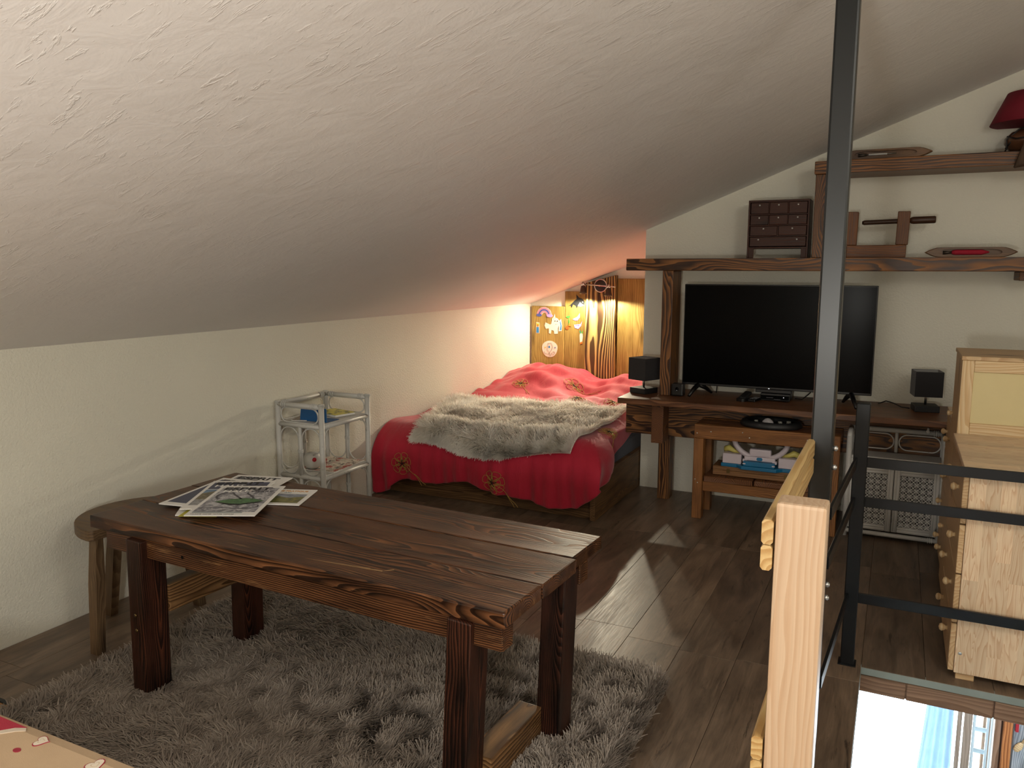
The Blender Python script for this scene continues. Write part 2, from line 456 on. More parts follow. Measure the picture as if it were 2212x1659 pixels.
def stadium(cx, cy, hx, hy, r, n=6):
    pts = []
    for (sx, sy, a0) in ((1, 1, 0), (-1, 1, PI/2), (-1, -1, PI), (1, -1, 1.5*PI)):
        for i in range(n+1):
            a = a0+PI/2*i/n
            pts.append((cx+sx*(hx-r)+r*math.cos(a), cy+sy*(hy-r)+r*math.sin(a)))
    return pts

_font_cache = {}
def text(name, body, size, mat, parent, loc, rot=(0, 0, 0), bold=.0, align='LEFT', sx=1.0, shear=0., space=1.0, extrude=.0002):
    cu = bpy.data.curves.new(name, 'FONT'); cu.body = body; cu.size = size; cu.offset = bold; cu.align_x = align
    cu.shear = shear; cu.space_character = space; cu.extrude = extrude; cu.resolution_u = 3
    t = bpy.data.objects.new(name, cu); COL.objects.link(t)
    bpy.context.view_layer.update()
    dg = bpy.context.evaluated_depsgraph_get()
    me = bpy.data.meshes.new_from_object(t.evaluated_get(dg)); me.name = name
    bpy.data.objects.remove(t); bpy.data.curves.remove(cu)
    me.materials.clear(); me.materials.append(mat)
    if sx != 1.0:
        for v in me.vertices: v.co.x *= sx
    o = bpy.data.objects.new(name, me)
    return link(o, parent, loc, rot)

def fast_mesh(name, V, F, mat, parent=None, attr=None, smooth=True):
    """V (n,3), F (m,4) numpy"""
    me = bpy.data.meshes.new(name)
    me.vertices.add(len(V)); me.vertices.foreach_set('co', V.astype(np.float32).ravel())
    k = F.shape[1]
    me.loops.add(F.size); me.loops.foreach_set('vertex_index', F.astype(np.int32).ravel())
    me.polygons.add(len(F)); me.polygons.foreach_set('loop_start', (np.arange(len(F))*k).astype(np.int32))
    me.polygons.foreach_set('use_smooth', np.full(len(F), smooth))
    me.materials.append(mat)
    if attr is not None:
        a = me.attributes.new('shade', 'FLOAT', 'POINT'); a.data.foreach_set('value', attr.astype(np.float32))
    me.update(calc_edges=True); me.validate()
    o = bpy.data.objects.new(name, me)
    return link(o, parent)

def wavefield(seed, n=14, kmin=1., kmax=6.):
    r = np.random.default_rng(seed)
    ks = r.uniform(kmin, kmax, n); an = r.uniform(0, 2*PI, n); ph = r.uniform(0, 2*PI, n)
    kx, ky = ks*np.cos(an), ks*np.sin(an); amp = 1/ks; amp /= np.sqrt((amp**2).sum()*.5)
    def f(x, y):
        x = np.asarray(x, float); y = np.asarray(y, float); o = np.zeros_like(x)
        for a, b, c, p in zip(amp, kx, ky, ph): o += a*np.sin(b*x+c*y+p)
        return o
    return f

def strands(root, nrm, tang, length, width, lean, segs=3, curl=.3, seed=1, shade=None):
    """flat curved yarns: root (n,3), nrm (n,3), tang (n,3) lean direction"""
    r = np.random.default_rng(seed); n = len(root)
    L = length; side = np.cross(nrm, tang); side /= np.linalg.norm(side, axis=1)[:, None]+1e-9
    c = r.normal(0, curl, n)
    V = np.zeros((n, (segs+1)*2, 3)); pos = root.copy()
    th0 = np.clip(lean+r.normal(0, .18, n), .05, 1.45)*.45
    th1 = np.clip(lean*1.25+r.normal(0, .25, n), .1, 1.75)
    prof = np.linspace(1, .35, segs+1); prof[0] = .8
    for i in range(segs+1):
        t = i/segs
        th = th0*(1-t)+th1*t
        d = nrm*np.cos(th)[:, None]+tang*np.sin(th)[:, None]+side*(c*t)[:, None]
        d /= np.linalg.norm(d, axis=1)[:, None]
        if i > 0: pos = pos+d*(L/segs)[:, None]
        w = side*(width*prof[i]*.5)[:, None]
        V[:, 2*i] = pos-w; V[:, 2*i+1] = pos+w
    base = (np.arange(n)*(segs+1)*2)[:, None]
    F = np.concatenate([base+np.array([2*i, 2*i+1, 2*i+3, 2*i+2]) for i in range(segs)], 0)
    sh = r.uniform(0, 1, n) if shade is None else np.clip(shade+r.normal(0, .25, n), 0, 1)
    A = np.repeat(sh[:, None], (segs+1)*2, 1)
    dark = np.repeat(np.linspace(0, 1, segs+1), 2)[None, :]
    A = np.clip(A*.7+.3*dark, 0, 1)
    return V.reshape(-1, 3), F, A.ravel()

# ------------------------------------------------------------------ the room
ROOF = [(-3.127, 1.188), (-2.356, 1.470), (-1.595, 1.752), (-.468, 2.200), (.526, 2.582), (2.40, 3.30)]
def roof(x):
    for (a, za), (b, zb) in zip(ROOF, ROOF[1:]):
        if x <= b: return za+(zb-za)*(x-a)/(b-a)
    return ROOF[-1][1]
HX0, HX1, HY0, HY1 = -.050, 1.25, .55, 3.146        # the stair opening
b = MB()
for (x0, x1, y0, y1) in ((-3.127, HX0-.004, -2.0, 6.84), (HX0-.004, HX1, HY1+.025, 5.26), (HX1, 2.40, -2.0, 5.26), (HX0-.004, HX1, -2.0, HY0)):
    b.span((x0, y0, -.105), (x1, y1, -.013))
floor = struct(b.build('floor', M['trimwood']))
# laminate boards, each its own piece, clipped at the stair opening
PW = .22
def add_plank(x0, x1, y0, y1, m, nm='plank'):
    if x1-x0 < .02 or y1-y0 < .03: return
    pspan(nm, (x0+.0006, y0+.0006, -.013), (x1-.0006, y1-.0006, 0.0), m, floor, 'y', .0009)
k0 = int((-3.127+.043)/PW)-1
joint = {}
for i in range(-15, 12):
    x0 = -.043+PW*i; x1 = x0+PW
    x0c, x1c = max(x0, -3.127), min(x1, 2.40)
    if x1c-x0c < .02: continue
    ymax = 6.84 if x0c < -1.57 else 5.26
    base = 2.985+random.choice((0., 0., .012, .05, -.03, .07))
    ys = [base+1.29*j+random.choice((0, .02, -.03)) for j in range(-2, 4)]
    ys = [1.552]+[y for y in ys if 1.62 < y < ymax-.05]+[ymax]
    for ya, yb in zip(ys, ys[1:]):
        if x1c > HX0+.02 and x0c < HX1-.02:
            if yb <= HY1: continue
            ya = max(ya, HY1)
        add_plank(x0c, x1c, ya, yb, M['floor'])
    if x1c <= HX0+.02: add_plank(x0c, x1c, -2.0, 1.547, M['floor_light'])
b = MB(); b.span((-3.127, 1.540, -.010), (-.4, 1.558, .004), .002)
struct(b.build('trim_1', M['black_satin']))
# edges of the stair opening
b = MB(); b.span((HX0-.004, HY1, -.030), (HX1, HY1+.0245, -.0005), .002)
struct(b.build('trim_2', M['greystrip']))
t3 = bpy.data.objects.new('trim_3', None); link(t3); struct(t3)
xs = [HX0, .115, .40, .78, HX1]
for xa, xb in zip(xs, xs[1:]):
    pspan('trim_board', (xa+.002, HY1+.012, -.104), (xb-.002, HY1+.030, -.036), M['trimwood'], t3, 'x', .002)
t4 = bpy.data.objects.new('trim_4', None); link(t4); struct(t4)
b = MB()
poly = [(HY0, -.012), (HY1, -.012)]
n = 40
low = []
for i in range(n+1):
    y = HY1+(HY0-HY1)*i/n
    low.append((y, -.040+.010*math.sin(i*1.7)*math.sin(i*.6)))
b.prism(poly+low, HX0, HX0+.008, 'yz')
b.build('torn_edge', M['greystrip'], t4)
pspan('trim_board', (HX0-.0035, HY0, -.105), (HX0+.004, HY1, -.045), M['trimwood'], t4, 'y', .001)

b = MB(); b.span((-3.25, -2.0, -.013), (-3.127, 6.95, 1.30))
struct(b.build('wall_left', M['wall']))
def gable(x0, x1, y0, y1, name, z0=-.013):
    xs = [x0]+[a for a, _ in ROOF if x0 < a < x1]+[x1]
    b = MB(); b.prism([(x0, z0), (x1, z0)]+[(x, roof(x)+.03) for x in reversed(xs)], y0, y1, 'xz')
    return struct(b.build(name, M['wall']))
gable(-3.127, -1.44, 6.84, 6.95, 'wall_alcove')
gable(-1.56, 2.40, 5.26, 6.84, 'wall_far')
gable(-3.127, 2.40, -2.12, -2.0, 'wall_near')
b = MB(); b.span((2.40, -2.0, -.013), (2.52, 5.26, 3.4)); struct(b.build('wall_right', M['wall']))
b = MB()
prof = [(x, z) for x, z in ROOF]
b.prism([(-3.30, 1.125)]+prof+[(2.55, 3.36), (2.55, 3.6), (-3.30, 1.40)], -2.12, 6.95, 'xz')
ceiling = struct(b.build('ceiling', M['ceil']))

# ------------------------------------------------------------------ downstairs, seen through the stair opening
LZ = -2.65; LY = 5.30
b = MB(); b.span((-2.2, -2.0, LZ-.1), (2.6, LY+.4, LZ)); struct(b.build('floor_lower', M['floor']))
WX0, WX1, WZ0, WZ1 = -1.25, .665, -2.25, -.45
b = MB()
b.span((-2.2, LY, LZ), (WX0, LY+.2, -.105)); b.span((WX1, LY, LZ), (2.6, LY+.2, -.105))
b.span((WX0, LY, LZ), (WX1, LY+.2, WZ0)); b.span((WX0, LY, WZ1), (WX1, LY+.2, -.105))
struct(b.build('wall_lower_far', M['lowwall']))
b = MB(); b.span((-2.3, -2.0, LZ), (-2.2, LY+.2, -.105)); struct(b.build('wall_lower_left', M['lowwall']))
b = MB(); b.span((2.6, -2.0, LZ), (2.7, LY+.2, -.105)); struct(b.build('wall_lower_right', M['lowwall']))
b = MB(); b.span((-2.3, -2.1, LZ), (2.7, -2.0, -.105)); struct(b.build('wall_lower_near', M['lowwall']))
win = bpy.data.objects.new('window_1', None); link(win, None, (0, LY, 0)); struct(win)
def wbar(nm, x0, x1, z0, z1, y0=.02, y1=.08): pspan(nm, (x0, y0, z0), (x1, y1, z1), M['trimwood'], win, 'z' if z1-z0 > x1-x0 else 'x', .003)
wbar('window_frame', WX0, WX0+.06, WZ0, WZ1); wbar('window_frame', WX1-.04, WX1, WZ0, WZ1)
wbar('window_frame', WX0+.06, WX1-.04, WZ0, WZ0+.06); wbar('window_frame', WX0+.06, WX1-.04, WZ1-.06, WZ1)
k = NT('clear_window_glass')
k.b.inputs['Base Color'].default_value = (1, 1, 1, 1); k.b.inputs['Roughness'].default_value = 0.; k.b.inputs['Transmission Weight'].default_value = 1.; k.b.inputs['IOR'].default_value = 1.02
M['pane'] = k.m
b = MB(); b.span((WX0+.06, .045, WZ0+.06), (WX1-.04, .049, WZ1-.06)); b.build('pane', M['pane'], win)
# curtain with soft folds
b = MB(); nx, nz = 40, 14; vs = []; fs = []
for j in range(nz+1):
    t = j/nz; z = -.50-1.7*t
    for i in range(nx+1):
        s = i/nx
        x0 = .345-.10*t**1.2; x1 = .452+.02*t
        vs.append((x0+(x1-x0)*s, LY-.05+.022*math.sin(s*17+t*1.5)*(.5+.5*t), z))
for j in range(nz):
    for i in range(nx): a = j*(nx+1)+i; fs.append((a, a+1, a+nx+2, a+nx+1))
b.add(vs, fs, True)
M['curtain'] = plain('grey_blue_curtain_cloth', '#88a8cc', .9, var=.1, bump=.2, bscale=300)
o = b.build('curtain', M['curtain'], fix=False)
_c = M['curtain']; _nt = _c.node_tree; _tr = _nt.nodes.new('ShaderNodeBsdfTranslucent'); _tr.inputs[0].default_value = lin('#b4cbe6'); _mx = _nt.nodes.new('ShaderNodeMixShader'); _mx.inputs[0].default_value = .10
_nt.links.new(_nt.nodes['Principled BSDF'].outputs[0], _mx.inputs[1]); _nt.links.new(_tr.outputs[0], _mx.inputs[2]); _nt.links.new(_mx.outputs[0], _nt.nodes['Material Output'].inputs[0])
tag(o, 'grey-blue curtain hanging beside the bright downstairs window', 'curtain')
b = MB(); b.tube([(-1.3, LY-.06, -.47), (.52, LY-.06, -.47)], .012, 10)
tag(b.build('curtain_rail', M['chrome']), 'rail the downstairs curtain hangs from', 'curtain rail')
M['shade_board'] = wood('brown_grey_board_wood', '#a8988a', '#8d7d70', freq=60, rough=.5, bumpv=.1)
o = pspan('shutter_board', (.480, LY-.075, -2.3), (.505, LY-.055, -.42), M['shade_board'], None, 'z'); tag(o, 'narrow grey-brown board standing right beside the downstairs curtain', 'board')
o = pspan('shutter_board', (.515, LY-.075, -2.3), (.560, LY-.050, -.42), M['shade_board'], None, 'z'); tag(o, 'wider grey-brown board, second from the downstairs curtain', 'board')
M['ladder'] = plain('pale_blue_paint', '#c8dce6', .5)
ld = thing('louvre_shutter', 'pale blue slatted shutter in front of the downstairs window', 'shutter', (.605, LY-.07, -2.3))
b = MB(); b.span((-.042, -.012, 0), (-.028, .012, 1.85), .002); b.build('stile', M['ladder'], ld)
b = MB(); b.span((.028, -.012, 0), (.042, .012, 1.85), .002); b.build('stile', M['ladder'], ld)
sm = None
for i in range(13):
    b = MB(); b.box((0, 0, 0), (.056, .006, .05), rot=(.6, 0, 0), bevel=.001)
    if sm is None: sm = b.build('slat', M['ladder'], ld, (0, 0, .08+.14*i))
    else:
        c = sm.copy(); COL.objects.link(c); c.parent = ld; c.location = (0, 0, .08+.14*i)
o = pspan('window_post', (.672, LY-.10, LZ), (.705, LY-.03, -.16), M['trimwood'], None, 'z'); tag(o, 'brown wooden post downstairs, left of the orange post', 'post')
o = pspan('grooved_post', (.712, LY-.13, LZ), (.760, LY-.03, -.16), M['orangewood'], None, 'z'); tag(o, 'orange wooden post with straight grain downstairs', 'post')
gw = thing('weathered_panel', 'grey weathered plank panel on the downstairs wall', 'panel', (.775, LY-.045, LZ))
for i in range(4):
    pspan('plank', (.002+.11*i, -.012, 0), (.107+.11*i, .012+.003*(i % 2), 2.2), M['greywood'], gw, 'z', .003)
sp = thing('wooden_spoon', 'pale wooden spoon hanging on the weathered panel downstairs', 'spoon', (.895, LY-.085, -1.12), rot=(0, .5, 0))
b = MB(); b.tube([(0, 0, .02), (0, 0, -.16)], .008, 8); b.build('handle', M['pine'], sp)
b = MB(); b.lathe([(.001, -.045), (.016, -.035), (.021, -.01), (.016, .012), (.006, .03)], 12); o = b.build('bowl', M['pine'], sp, (0, 0, -.185)); o.scale = (1, .5, 1)
b = MB(); b.span((.778, LY-.085, -1.20), (.796, LY-.065, -1.06), .004)
M['redpaint'] = plain('red_paint', '#a82430', .5)
tag(b.build('red_tag', M['redpaint']), 'small red tag hanging by the wooden spoon downstairs', 'tag')

# ------------------------------------------------------------------ coffee table
TT = .62
tb = thing('coffee_table', 'dark burnt-wood coffee table on the shaggy rug with magazines', 'table', (-1.712, 2.123, 0), math.radians(-2.7))
seams = [-.344, -.126, .108, .345]
for i in range(3):
    e = (.000, .004, -.010)[i]; eb = (0, .006, .012)[i]
    pspan('tabletop_board', (-.856-eb, seams[i]+.0015, TT-.045+.0005*i), (.862+e, seams[i+1]-.0015, TT), M['table'], tb, 'x', .005, uneven=.0015)
pspan('apron', (-.778, -.336, TT-.112), (.853, -.278, TT-.046), M['table'], tb, 'x', .004, uneven=.002)
pspan('apron', (-.778, .172, TT-.112), (.850, .232, TT-.046), M['table'], tb, 'x', .004, uneven=.002)
for (x0, x1, y0, y1, tx) in ((-.634, -.556, -.362, -.262, -.010), (.690, .768, -.352, -.255, -.028), (-.626, -.556, .082, .185, -.012), (.772, .850, .060, .160, -.022)):
    # the old frame has racked a little: the feet stand slightly left of the tops
    h = TT-.054; c = ((x0+x1)/2+tx*.5, (y0+y1)/2, .0075+h/2)
    o = plank('leg', c, (x1-x0, y1-y0, h), M['table_leg'], tb, 'z', .005)
    if tx:
        ta = math.atan2(-tx, h)
        o.rotation_euler = (Euler((0, ta, 0)).to_quaternion() @ Euler(ROT['z']).to_quaternion()).to_euler()
pspan('stretcher', (.690, -.256, .035), (.772, .062, .130), M['table_raw'], tb, 'y', .005)['label'] = 'pale half-burnt low stretcher'
pspan('stretcher', (-.615, -.262, .285), (-.553, .082, .385), M['table_raw'], tb, 'y', .005)['label'] = 'pale half-burnt high stretcher'
M['worn'] = plain('worn_bare_wood', '#a88458', .4, var=.2)
b = MB()
for (x0, y0, x1, y1, w) in ((.13, -.292, .405, -.262, .007), (.405, -.262, .428, -.236, .006), (.236, -.278, .36, -.262, .004)):
    dx_, dy_ = x1-x0, y1-y0; l_ = math.hypot(dx_, dy_); nx_, ny_ = -dy_/l_*w/2, dx_/l_*w/2
    b.prism([(x0, y0), (x0+dx_*.5-nx_, y0+dy_*.5-ny_), (x1-nx_, y1-ny_), (x1+nx_, y1+ny_), (x0+dx_*.45+nx_*.8, y0+dy_*.45+ny_*.8)], TT-.0005, TT+.0004, 'xy')
b.build('worn_patch', M['worn'], tb)['label'] = 'pale scuffed patch'
M['hole'] = plain('bored_hole_shadow', '#0c0705', .9)
for (x, y, z) in ((-.60, -.3635, .30), (-.598, -.3635, .245)):
    b = MB(); b.lathe([(.001, 0), (.006, 0), (.007, .001), (.0001, .002)], 10); b.build('screw', M['brass'], tb, (x-.004, y, z), (PI/2, 0, 0))
b = MB(); b.lathe([(.0001, 0), (.006, 0)], 10); b.build('bored_hole', M['hole'], tb, (-.375, -.3385, .545), (PI/2, 0, 0))

# ------------------------------------------------------------------ rug
RX0, RX1, RY0, RY1 = -2.625, -.665, 1.30, 2.705
rug = thing('rug', 'grey-brown shaggy rug under the coffee table', 'rug', (0, 0, 0))
b = MB(); b.prism(stadium((RX0+RX1)/2, (RY0+RY1)/2, (RX1-RX0)/2, (RY1-RY0)/2, .09), .0005, .007, 'xy')
b.build('backing', M['rugback'], rug)
N = 95000
px_ = rng.uniform(RX0, RX1, N); py_ = rng.uniform(RY0, RY1, N)
hx, hy, r = (RX1-RX0)/2, (RY1-RY0)/2, .09
dx = np.abs(px_-(RX0+RX1)/2)-(hx-r); dy = np.abs(py_-(RY0+RY1)/2)-(hy-r)
keep = ~((dx > 0) & (dy > 0) & (dx*dx+dy*dy > r*r))
ca, sa = math.cos(math.radians(-2.7)), math.sin(math.radians(-2.7))
lx = ca*(px_+1.712)+sa*(py_-2.123); ly = -sa*(px_+1.712)+ca*(py_-2.123)
for (x0, x1, y0, y1) in ((-.65, -.555, -.37, -.255), (.665, .772, -.36, -.25), (-.645, -.555, .075, .19), (.745, .855, .055, .165)):
    keep &= ~((lx > x0) & (lx < x1) & (ly > y0) & (ly < y1))
px_, py_ = px_[keep], py_[keep]; N = len(px_)
f1, f2, f3 = wavefield(3, 16, 2., 14.), wavefield(5, 16, 2., 12.), wavefield(8, 24, 30., 90.)
ang = 2.6+.9*f1(px_, py_)+.75*f3(px_, py_)+rng.normal(0, .35, N)
out = np.stack([np.where(px_ > RX1-.05, 1., np.where(px_ < RX0+.05, -1., 0)), np.where(py_ > RY1-.04, 1., np.where(py_ < RY0+.04, -1., 0))], 1)
tg = np.stack([np.cos(ang), np.sin(ang)], 1)*1.0+out*1.6; tg /= np.linalg.norm(tg, axis=1)[:, None]
V, F, A = strands(np.stack([px_, py_, np.full(N, .006)], 1), np.tile([0., 0, 1.], (N, 1)), np.c_[tg, np.zeros(N)],
                  rng.uniform(.040, .062, N), rng.uniform(.0042, .0075, N), .98+.22*f2(px_, py_), 3, .45, 11, .5+.25*f3(px_, py_))
V[:, 2] = np.maximum(V[:, 2], .004)
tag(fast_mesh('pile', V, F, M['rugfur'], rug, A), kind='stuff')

# ------------------------------------------------------------------ magazines on the table
def pic_noise(name, stops, scale=(30, 30, 30), dist=1.5, rough=.6):
    k = NT(name); tc = k.n('TexCoord').outputs['Object']
    mp = k.n('Mapping'); k.set(mp, 'Vector', tc); mp.inputs['Scale'].default_value = scale
    n = k.noise(mp.outputs[0], 1.0, 5., .65, dist)
    k.set(k.b, 'Base Color', k.ramp(n, [(p, lin(c)) for p, c in stops])); k.b.inputs['Roughness'].default_value = .35
    return k.m
M['snowpic'] = pic_noise('snowy_slope_print', [(.30, '#3c3c48'), (.45, '#7d7d88'), (.58, '#c9c8cc'), (.75, '#8e8e99')], (28, 22, 1))
M['greenpic'] = pic_noise('green_forest_print', [(.3, '#142a14'), (.5, '#2f6a34'), (.7, '#5f9a58')], (60, 90, 1))
M['skypic'] = pic_noise('blue_sky_print', [(.3, '#2c4468'), (.7, '#6f95ba')], (5, 6, 1), .2)
M['rockpic'] = pic_noise('rock_print', [(.3, '#3a342a'), (.5, '#6d6242'), (.7, '#9a927a')], (40, 40, 1))
M['stonepic'] = pic_noise('grey_stone_print', [(.3, '#5c5c60'), (.6, '#a5a5a8')], (40, 40, 1))
M['navypic'] = plain('navy_print', '#343a5c', .4, var=.03)
M['hillpic'] = pic_noise('valley_print', [(.3, '#39402c'), (.55, '#7c7a3c'), (.7, '#b5a44a')], (30, 40, 1))
M['cloudpic'] = pic_noise('cloud_print', [(.3, '#5a6278'), (.7, '#b6bcc6')], (20, 30, 1))
def quad(b, x0, y0, x1, y1, z): b.add([(x0, y0, z), (x1, y0, z), (x1, y1, z), (x0, y1, z)], [(0, 1, 2, 3)])
def flat(b, pts, z): b.add([(x, y, z) for x, y in pts], [tuple(range(len(pts)))])
def ribbon(b, pts, w, z):
    P = [Vector(p).to_2d() if len(p) > 2 else Vector(p) for p in pts]; L = []; R = []
    for i, p in enumerate(P):
        t = (P[min(i+1, len(P)-1)]-P[max(i-1, 0)]).normalized(); n = Vector((-t.y, t.x))*w/2
        L.append(p+n); R.append(p-n)
    vs = [(p.x, p.y, z) for p in L+R]; n = len(P)
    b.add(vs, [(i, n+i, n+i+1, i+1) for i in range(n-1)])
MW, MH, MT = .25, .385, .004
def magazine(label, x, y, deg, z, kind, w=MW, h=MH, t=MT, tilt=0.):
    g = thing('magazine', label, 'magazine', (x, y, z), math.radians(deg), 'magazines on the coffee table')
    if tilt: g.rotation_euler = (tilt, 0, math.radians(deg))
    b = MB(); b.span((0, 0, .0003), (w, h, t-.0006), .0008); b.build('pages', M['paper'], g)
    b = MB(); b.span((0, 0, t-.0006), (w, h, t), .0001); b.build('cover', M['paper'], g)
    z1, z2, z3 = t+.0002, t+.0004, t+.0006
    def part(nm, fn, m):
        b = MB(); fn(b); b.build(nm, m, g, fix=False)
    def masthead(col1=M['ink'], col2=M['whiteink']):
        text('title', 'ESPRIT', .052, col1, g, (.022, h-.062, z3), bold=.0014, sx=1.22)
        text('title', 'HAUT', .040, col2, g, (.030, h-.093, z3), bold=.0012, sx=1.10)
        text('title', 'EPIERRE', .030, M['inkgrey'], g, (.128, h-.090, z3), bold=.0005, sx=.92)
    if kind == 'boat':
        part('cover_picture', lambda b: quad(b, .014, .040, w-.014, h-.030, z1), M['snowpic'])
        def road(b):
            pts = [(.03+.03*math.cos(a)+.03, .235+.045*math.sin(a)+.01) for a in np.linspace(PI*1.35, PI*.15, 14)]
            ribbon(b, pts+[(.125, .215), (.135, .20)], .009, z2)
            ribbon(b, [(.155, .33), (.135, .305), (.135, .275), (.155, .25), (.172, .225), (.178, .21)], .009, z2)
            ribbon(b, [(.02, .085), (.08, .098), (.14, .085), (.20, .078), (.228, .10), (.222, .125), (.20, .135)], .007, z2)
        part('cover_road', road, M['inkgrey'])
        def boat(b): flat(b, [(.045, .165), (.085, .195), (.145, .215), (.185, .205), (.228, .178), (.205, .150), (.150, .123), (.115, .125), (.075, .145)], z2)
        part('cover_boat', boat, M['greenpic'])
        part('cover_boat_shadow', lambda b: flat(b, [(.045, .165), (.075, .145), (.115, .125), (.150, .123), (.205, .150), (.228, .178), (.150, .139), (.110, .143)], z3), M['ink'])
        part('cover_strip', lambda b: quad(b, .016, .030, w*.78, .036, z2), M['tealink'])
        text('caption', 'TOURISME  SORTIES  NATURE  HISTOIRE', .0085, M['inkgrey'], g, (.016, .012, z2), sx=1.0)
        masthead()
    elif kind == 'blue':
        part('cover_picture', lambda b: quad(b, .014, h-.125, w-.014, h-.028, z1), M['navypic'])
        part('cover_sky', lambda b: quad(b, .014, .20, w-.014, h-.132, z1), M['skypic'])
        part('cover_rock', lambda b: flat(b, [(.014, .12), (.014, .20), (.06, .235), (.10, .19), (.16, .21), (w-.014, .17), (w-.014, .12)], z2), M['rockpic'])
        part('cover_stones', lambda b: quad(b, .014, .045, w-.014, .12, z1), M['stonepic'])
        text('caption', 'N', .03, M['whiteink'], g, (.085, .15, z3), bold=.001)
        masthead()
    elif kind == 'navy':
        part('cover_picture', lambda b: quad(b, .014, .03, .13, h-.028, z1), M['navypic'])
        masthead()
    elif kind == 'grey':
        part('cover_picture', lambda b: quad(b, .014, .03, .12, h-.028, z1), M['stonepic'])
        text('title', 'ESPRIT', .052, M['ink'], g, (.022, h-.062, z3), bold=.0014, sx=1.22)
        text('title', 'HAUTEPIERRE', .030, M['inkgrey'], g, (.030, h-.092, z3), bold=.0005, sx=.92)
    elif kind == 'guide':
        text('title', 'GUIDE PRATIQUE', .0195, M['orangeink'], g, (.018, h-.035, z2), bold=.0006)
        text('caption', 'Vallee', .013, M['tealink'], g, (.08, h-.056, z2), shear=.3)
        part('cover_picture', lambda b: quad(b, .016, .020, w-.016, h-.068, z1), M['hillpic'])
        part('cover_sky', lambda b: flat(b, [(.016, h-.11), (.07, h-.095), (.12, h-.12), (w-.016, h-.10), (w-.016, h-.068), (.016, h-.068)], z2), M['cloudpic'])
    elif kind == 'letters':
        part('cover_picture', lambda b: quad(b, .02, .06, w-.02, .10, z1), M['ink'])
    return g
z = TT+.0005
magazine('white magazine low in the pile, its left corner nearest the bench stool', -2.292, 1.945, 38, z, 'letters', .20, .27)
magazine('grey-covered magazine at the far side of the pile, furthest from the camera', -2.395, 2.085, 15, z+.006, 'grey', t=.0038)
M['yellowpaper'] = plain('yellow_paper', '#c9bf4a', .6)
g = thing('leaflet', 'yellow leaflet peeping out under the front magazines', 'leaflet', (-2.270, 1.938, z+.0042), math.radians(24))
b = MB(); b.span((0, 0, 0), (.14, .20, .0008)); b.build('sheet', M['yellowpaper'], g)
magazine('small guide booklet with a valley picture and orange title, rightmost of the pile', -2.164, 2.170, 20.4, z+.0005, 'guide', .2, .205, .0045)
magazine('navy-headed magazine second from the far side of the pile', -2.437, 1.998, 9.5, z+.0102, 'navy')
magazine('magazine with blue sky and rock cover, left of the top one', -2.301, 1.973, 28.4, z+.0146, 'blue')
magazine('topmost magazine with a green boat shape on a snowy grey cover', -2.214, 1.915, 26, z+.0190, 'boat')

# ------------------------------------------------------------------ half-moon stool by the knee wall
st = thing('stool', 'brown half-moon stool between the knee wall and the coffee table', 'stool', (-2.75, 2.19, 0))
pts = [(.0, -.262), (.012, -.25), (.012, .25), (.0, .262)]+[(-.262*math.sin(a), .262*math.cos(a)) for a in np.linspace(.08, PI-.08, 22)]
b = MB(); b.prism(pts, .457, .50, 'xy'); o = b.build('seat', M['stool'], st)
md = o.modifiers.new('bev', 'BEVEL'); md.width = .004; md.segments = 2; md.limit_method = 'ANGLE'
def sleg(x0, y0, x1, y1):
    p0 = Vector((x0, y0, .457)); p1 = Vector((x1, y1, 0)); d = p1-p0
    b = MB(); a = Vector((1, 0, 0)); v = []
    for (p, s) in ((p0, .019), (p0*.6+p1*.4, .024), (p1, .021)):
        v += [Vector((p.z, p.y+sy*s*.85, -(p.x+sx*s))) for sx, sy in ((-1, -1), (1, -1), (1, 1), (-1, 1))]
    f = [(0, 1, 2, 3), (8, 9, 10, 11)]+[(i*4+j, i*4+(j+1) % 4, i*4+4+(j+1) % 4, i*4+4+j) for i in (0, 1) for j in range(4)]
    b.add(v, f); b.build('leg', M['stool'], st, rot=ROT['z'])
sleg(-.035, -.205, -.005, -.255); sleg(-.035, .205, -.005, .255); sleg(-.19, 0, -.275, .01)

# ------------------------------------------------------------------ white rattan shelf by the wall
RS = (-2.937, 3.565, 0)
rs = thing('rattan_shelf', 'tall white rattan shelf unit by the knee wall', 'shelf', RS)
hx, hy, RH = .152, .208, .775
R_ = .0155
for sx in (-1, 1):
    for sy in (-1, 1):
        b = MB(); b.tube([(sx*hx, sy*hy, 0), (sx*hx, sy*hy, RH)], R_, 10)
        for z in (RH-.012, RH-.005): b.tube([(sx*hx+R_*1.12*math.cos(a), sy*hy+R_*1.12*math.sin(a), z) for a in np.linspace(0, 2*PI, 12, endpoint=False)], .003, 5, True)
        b.build('post', M['rattan'], rs)
def rail(p, q, r=.0125, bind=True):
    b = MB(); p, q = Vector(p), Vector(q); b.tube([p, q], r, 8)
    if bind:
        d = (q-p).normalized()
        for t in (.035, .047, .059):
            for e in (p+d*t, q-d*t):
                u = d.orthogonal().normalized(); w = d.cross(u)
                b.tube([e+(u*math.cos(a)+w*math.sin(a))*(r+.001) for a in np.linspace(0, 2*PI, 10, endpoint=False)], .0028, 5, True)
    b.build('rail', M['rattan'], rs)
for z, rr in ((RH-.018, .0145), (.645, .0125), (.355, .0125), (.07, .0125)):
    rail((-hx, -hy, z), (hx, -hy, z), rr, z > .7); rail((-hx, hy, z), (hx, hy, z), rr, z > .7); rail((-hx, -hy, z), (-hx, hy, z), rr, z > .7)
    if z < .7: rail((hx, -hy, z), (hx, hy, z), rr, False)
for z in (.652, .362, .077):
    b = MB(); b.span((-hx+.005, -hy+.005, z), (hx-.005, hy-.005, z+.008), .002); b.build('shelf_board', M['rattan'], rs)
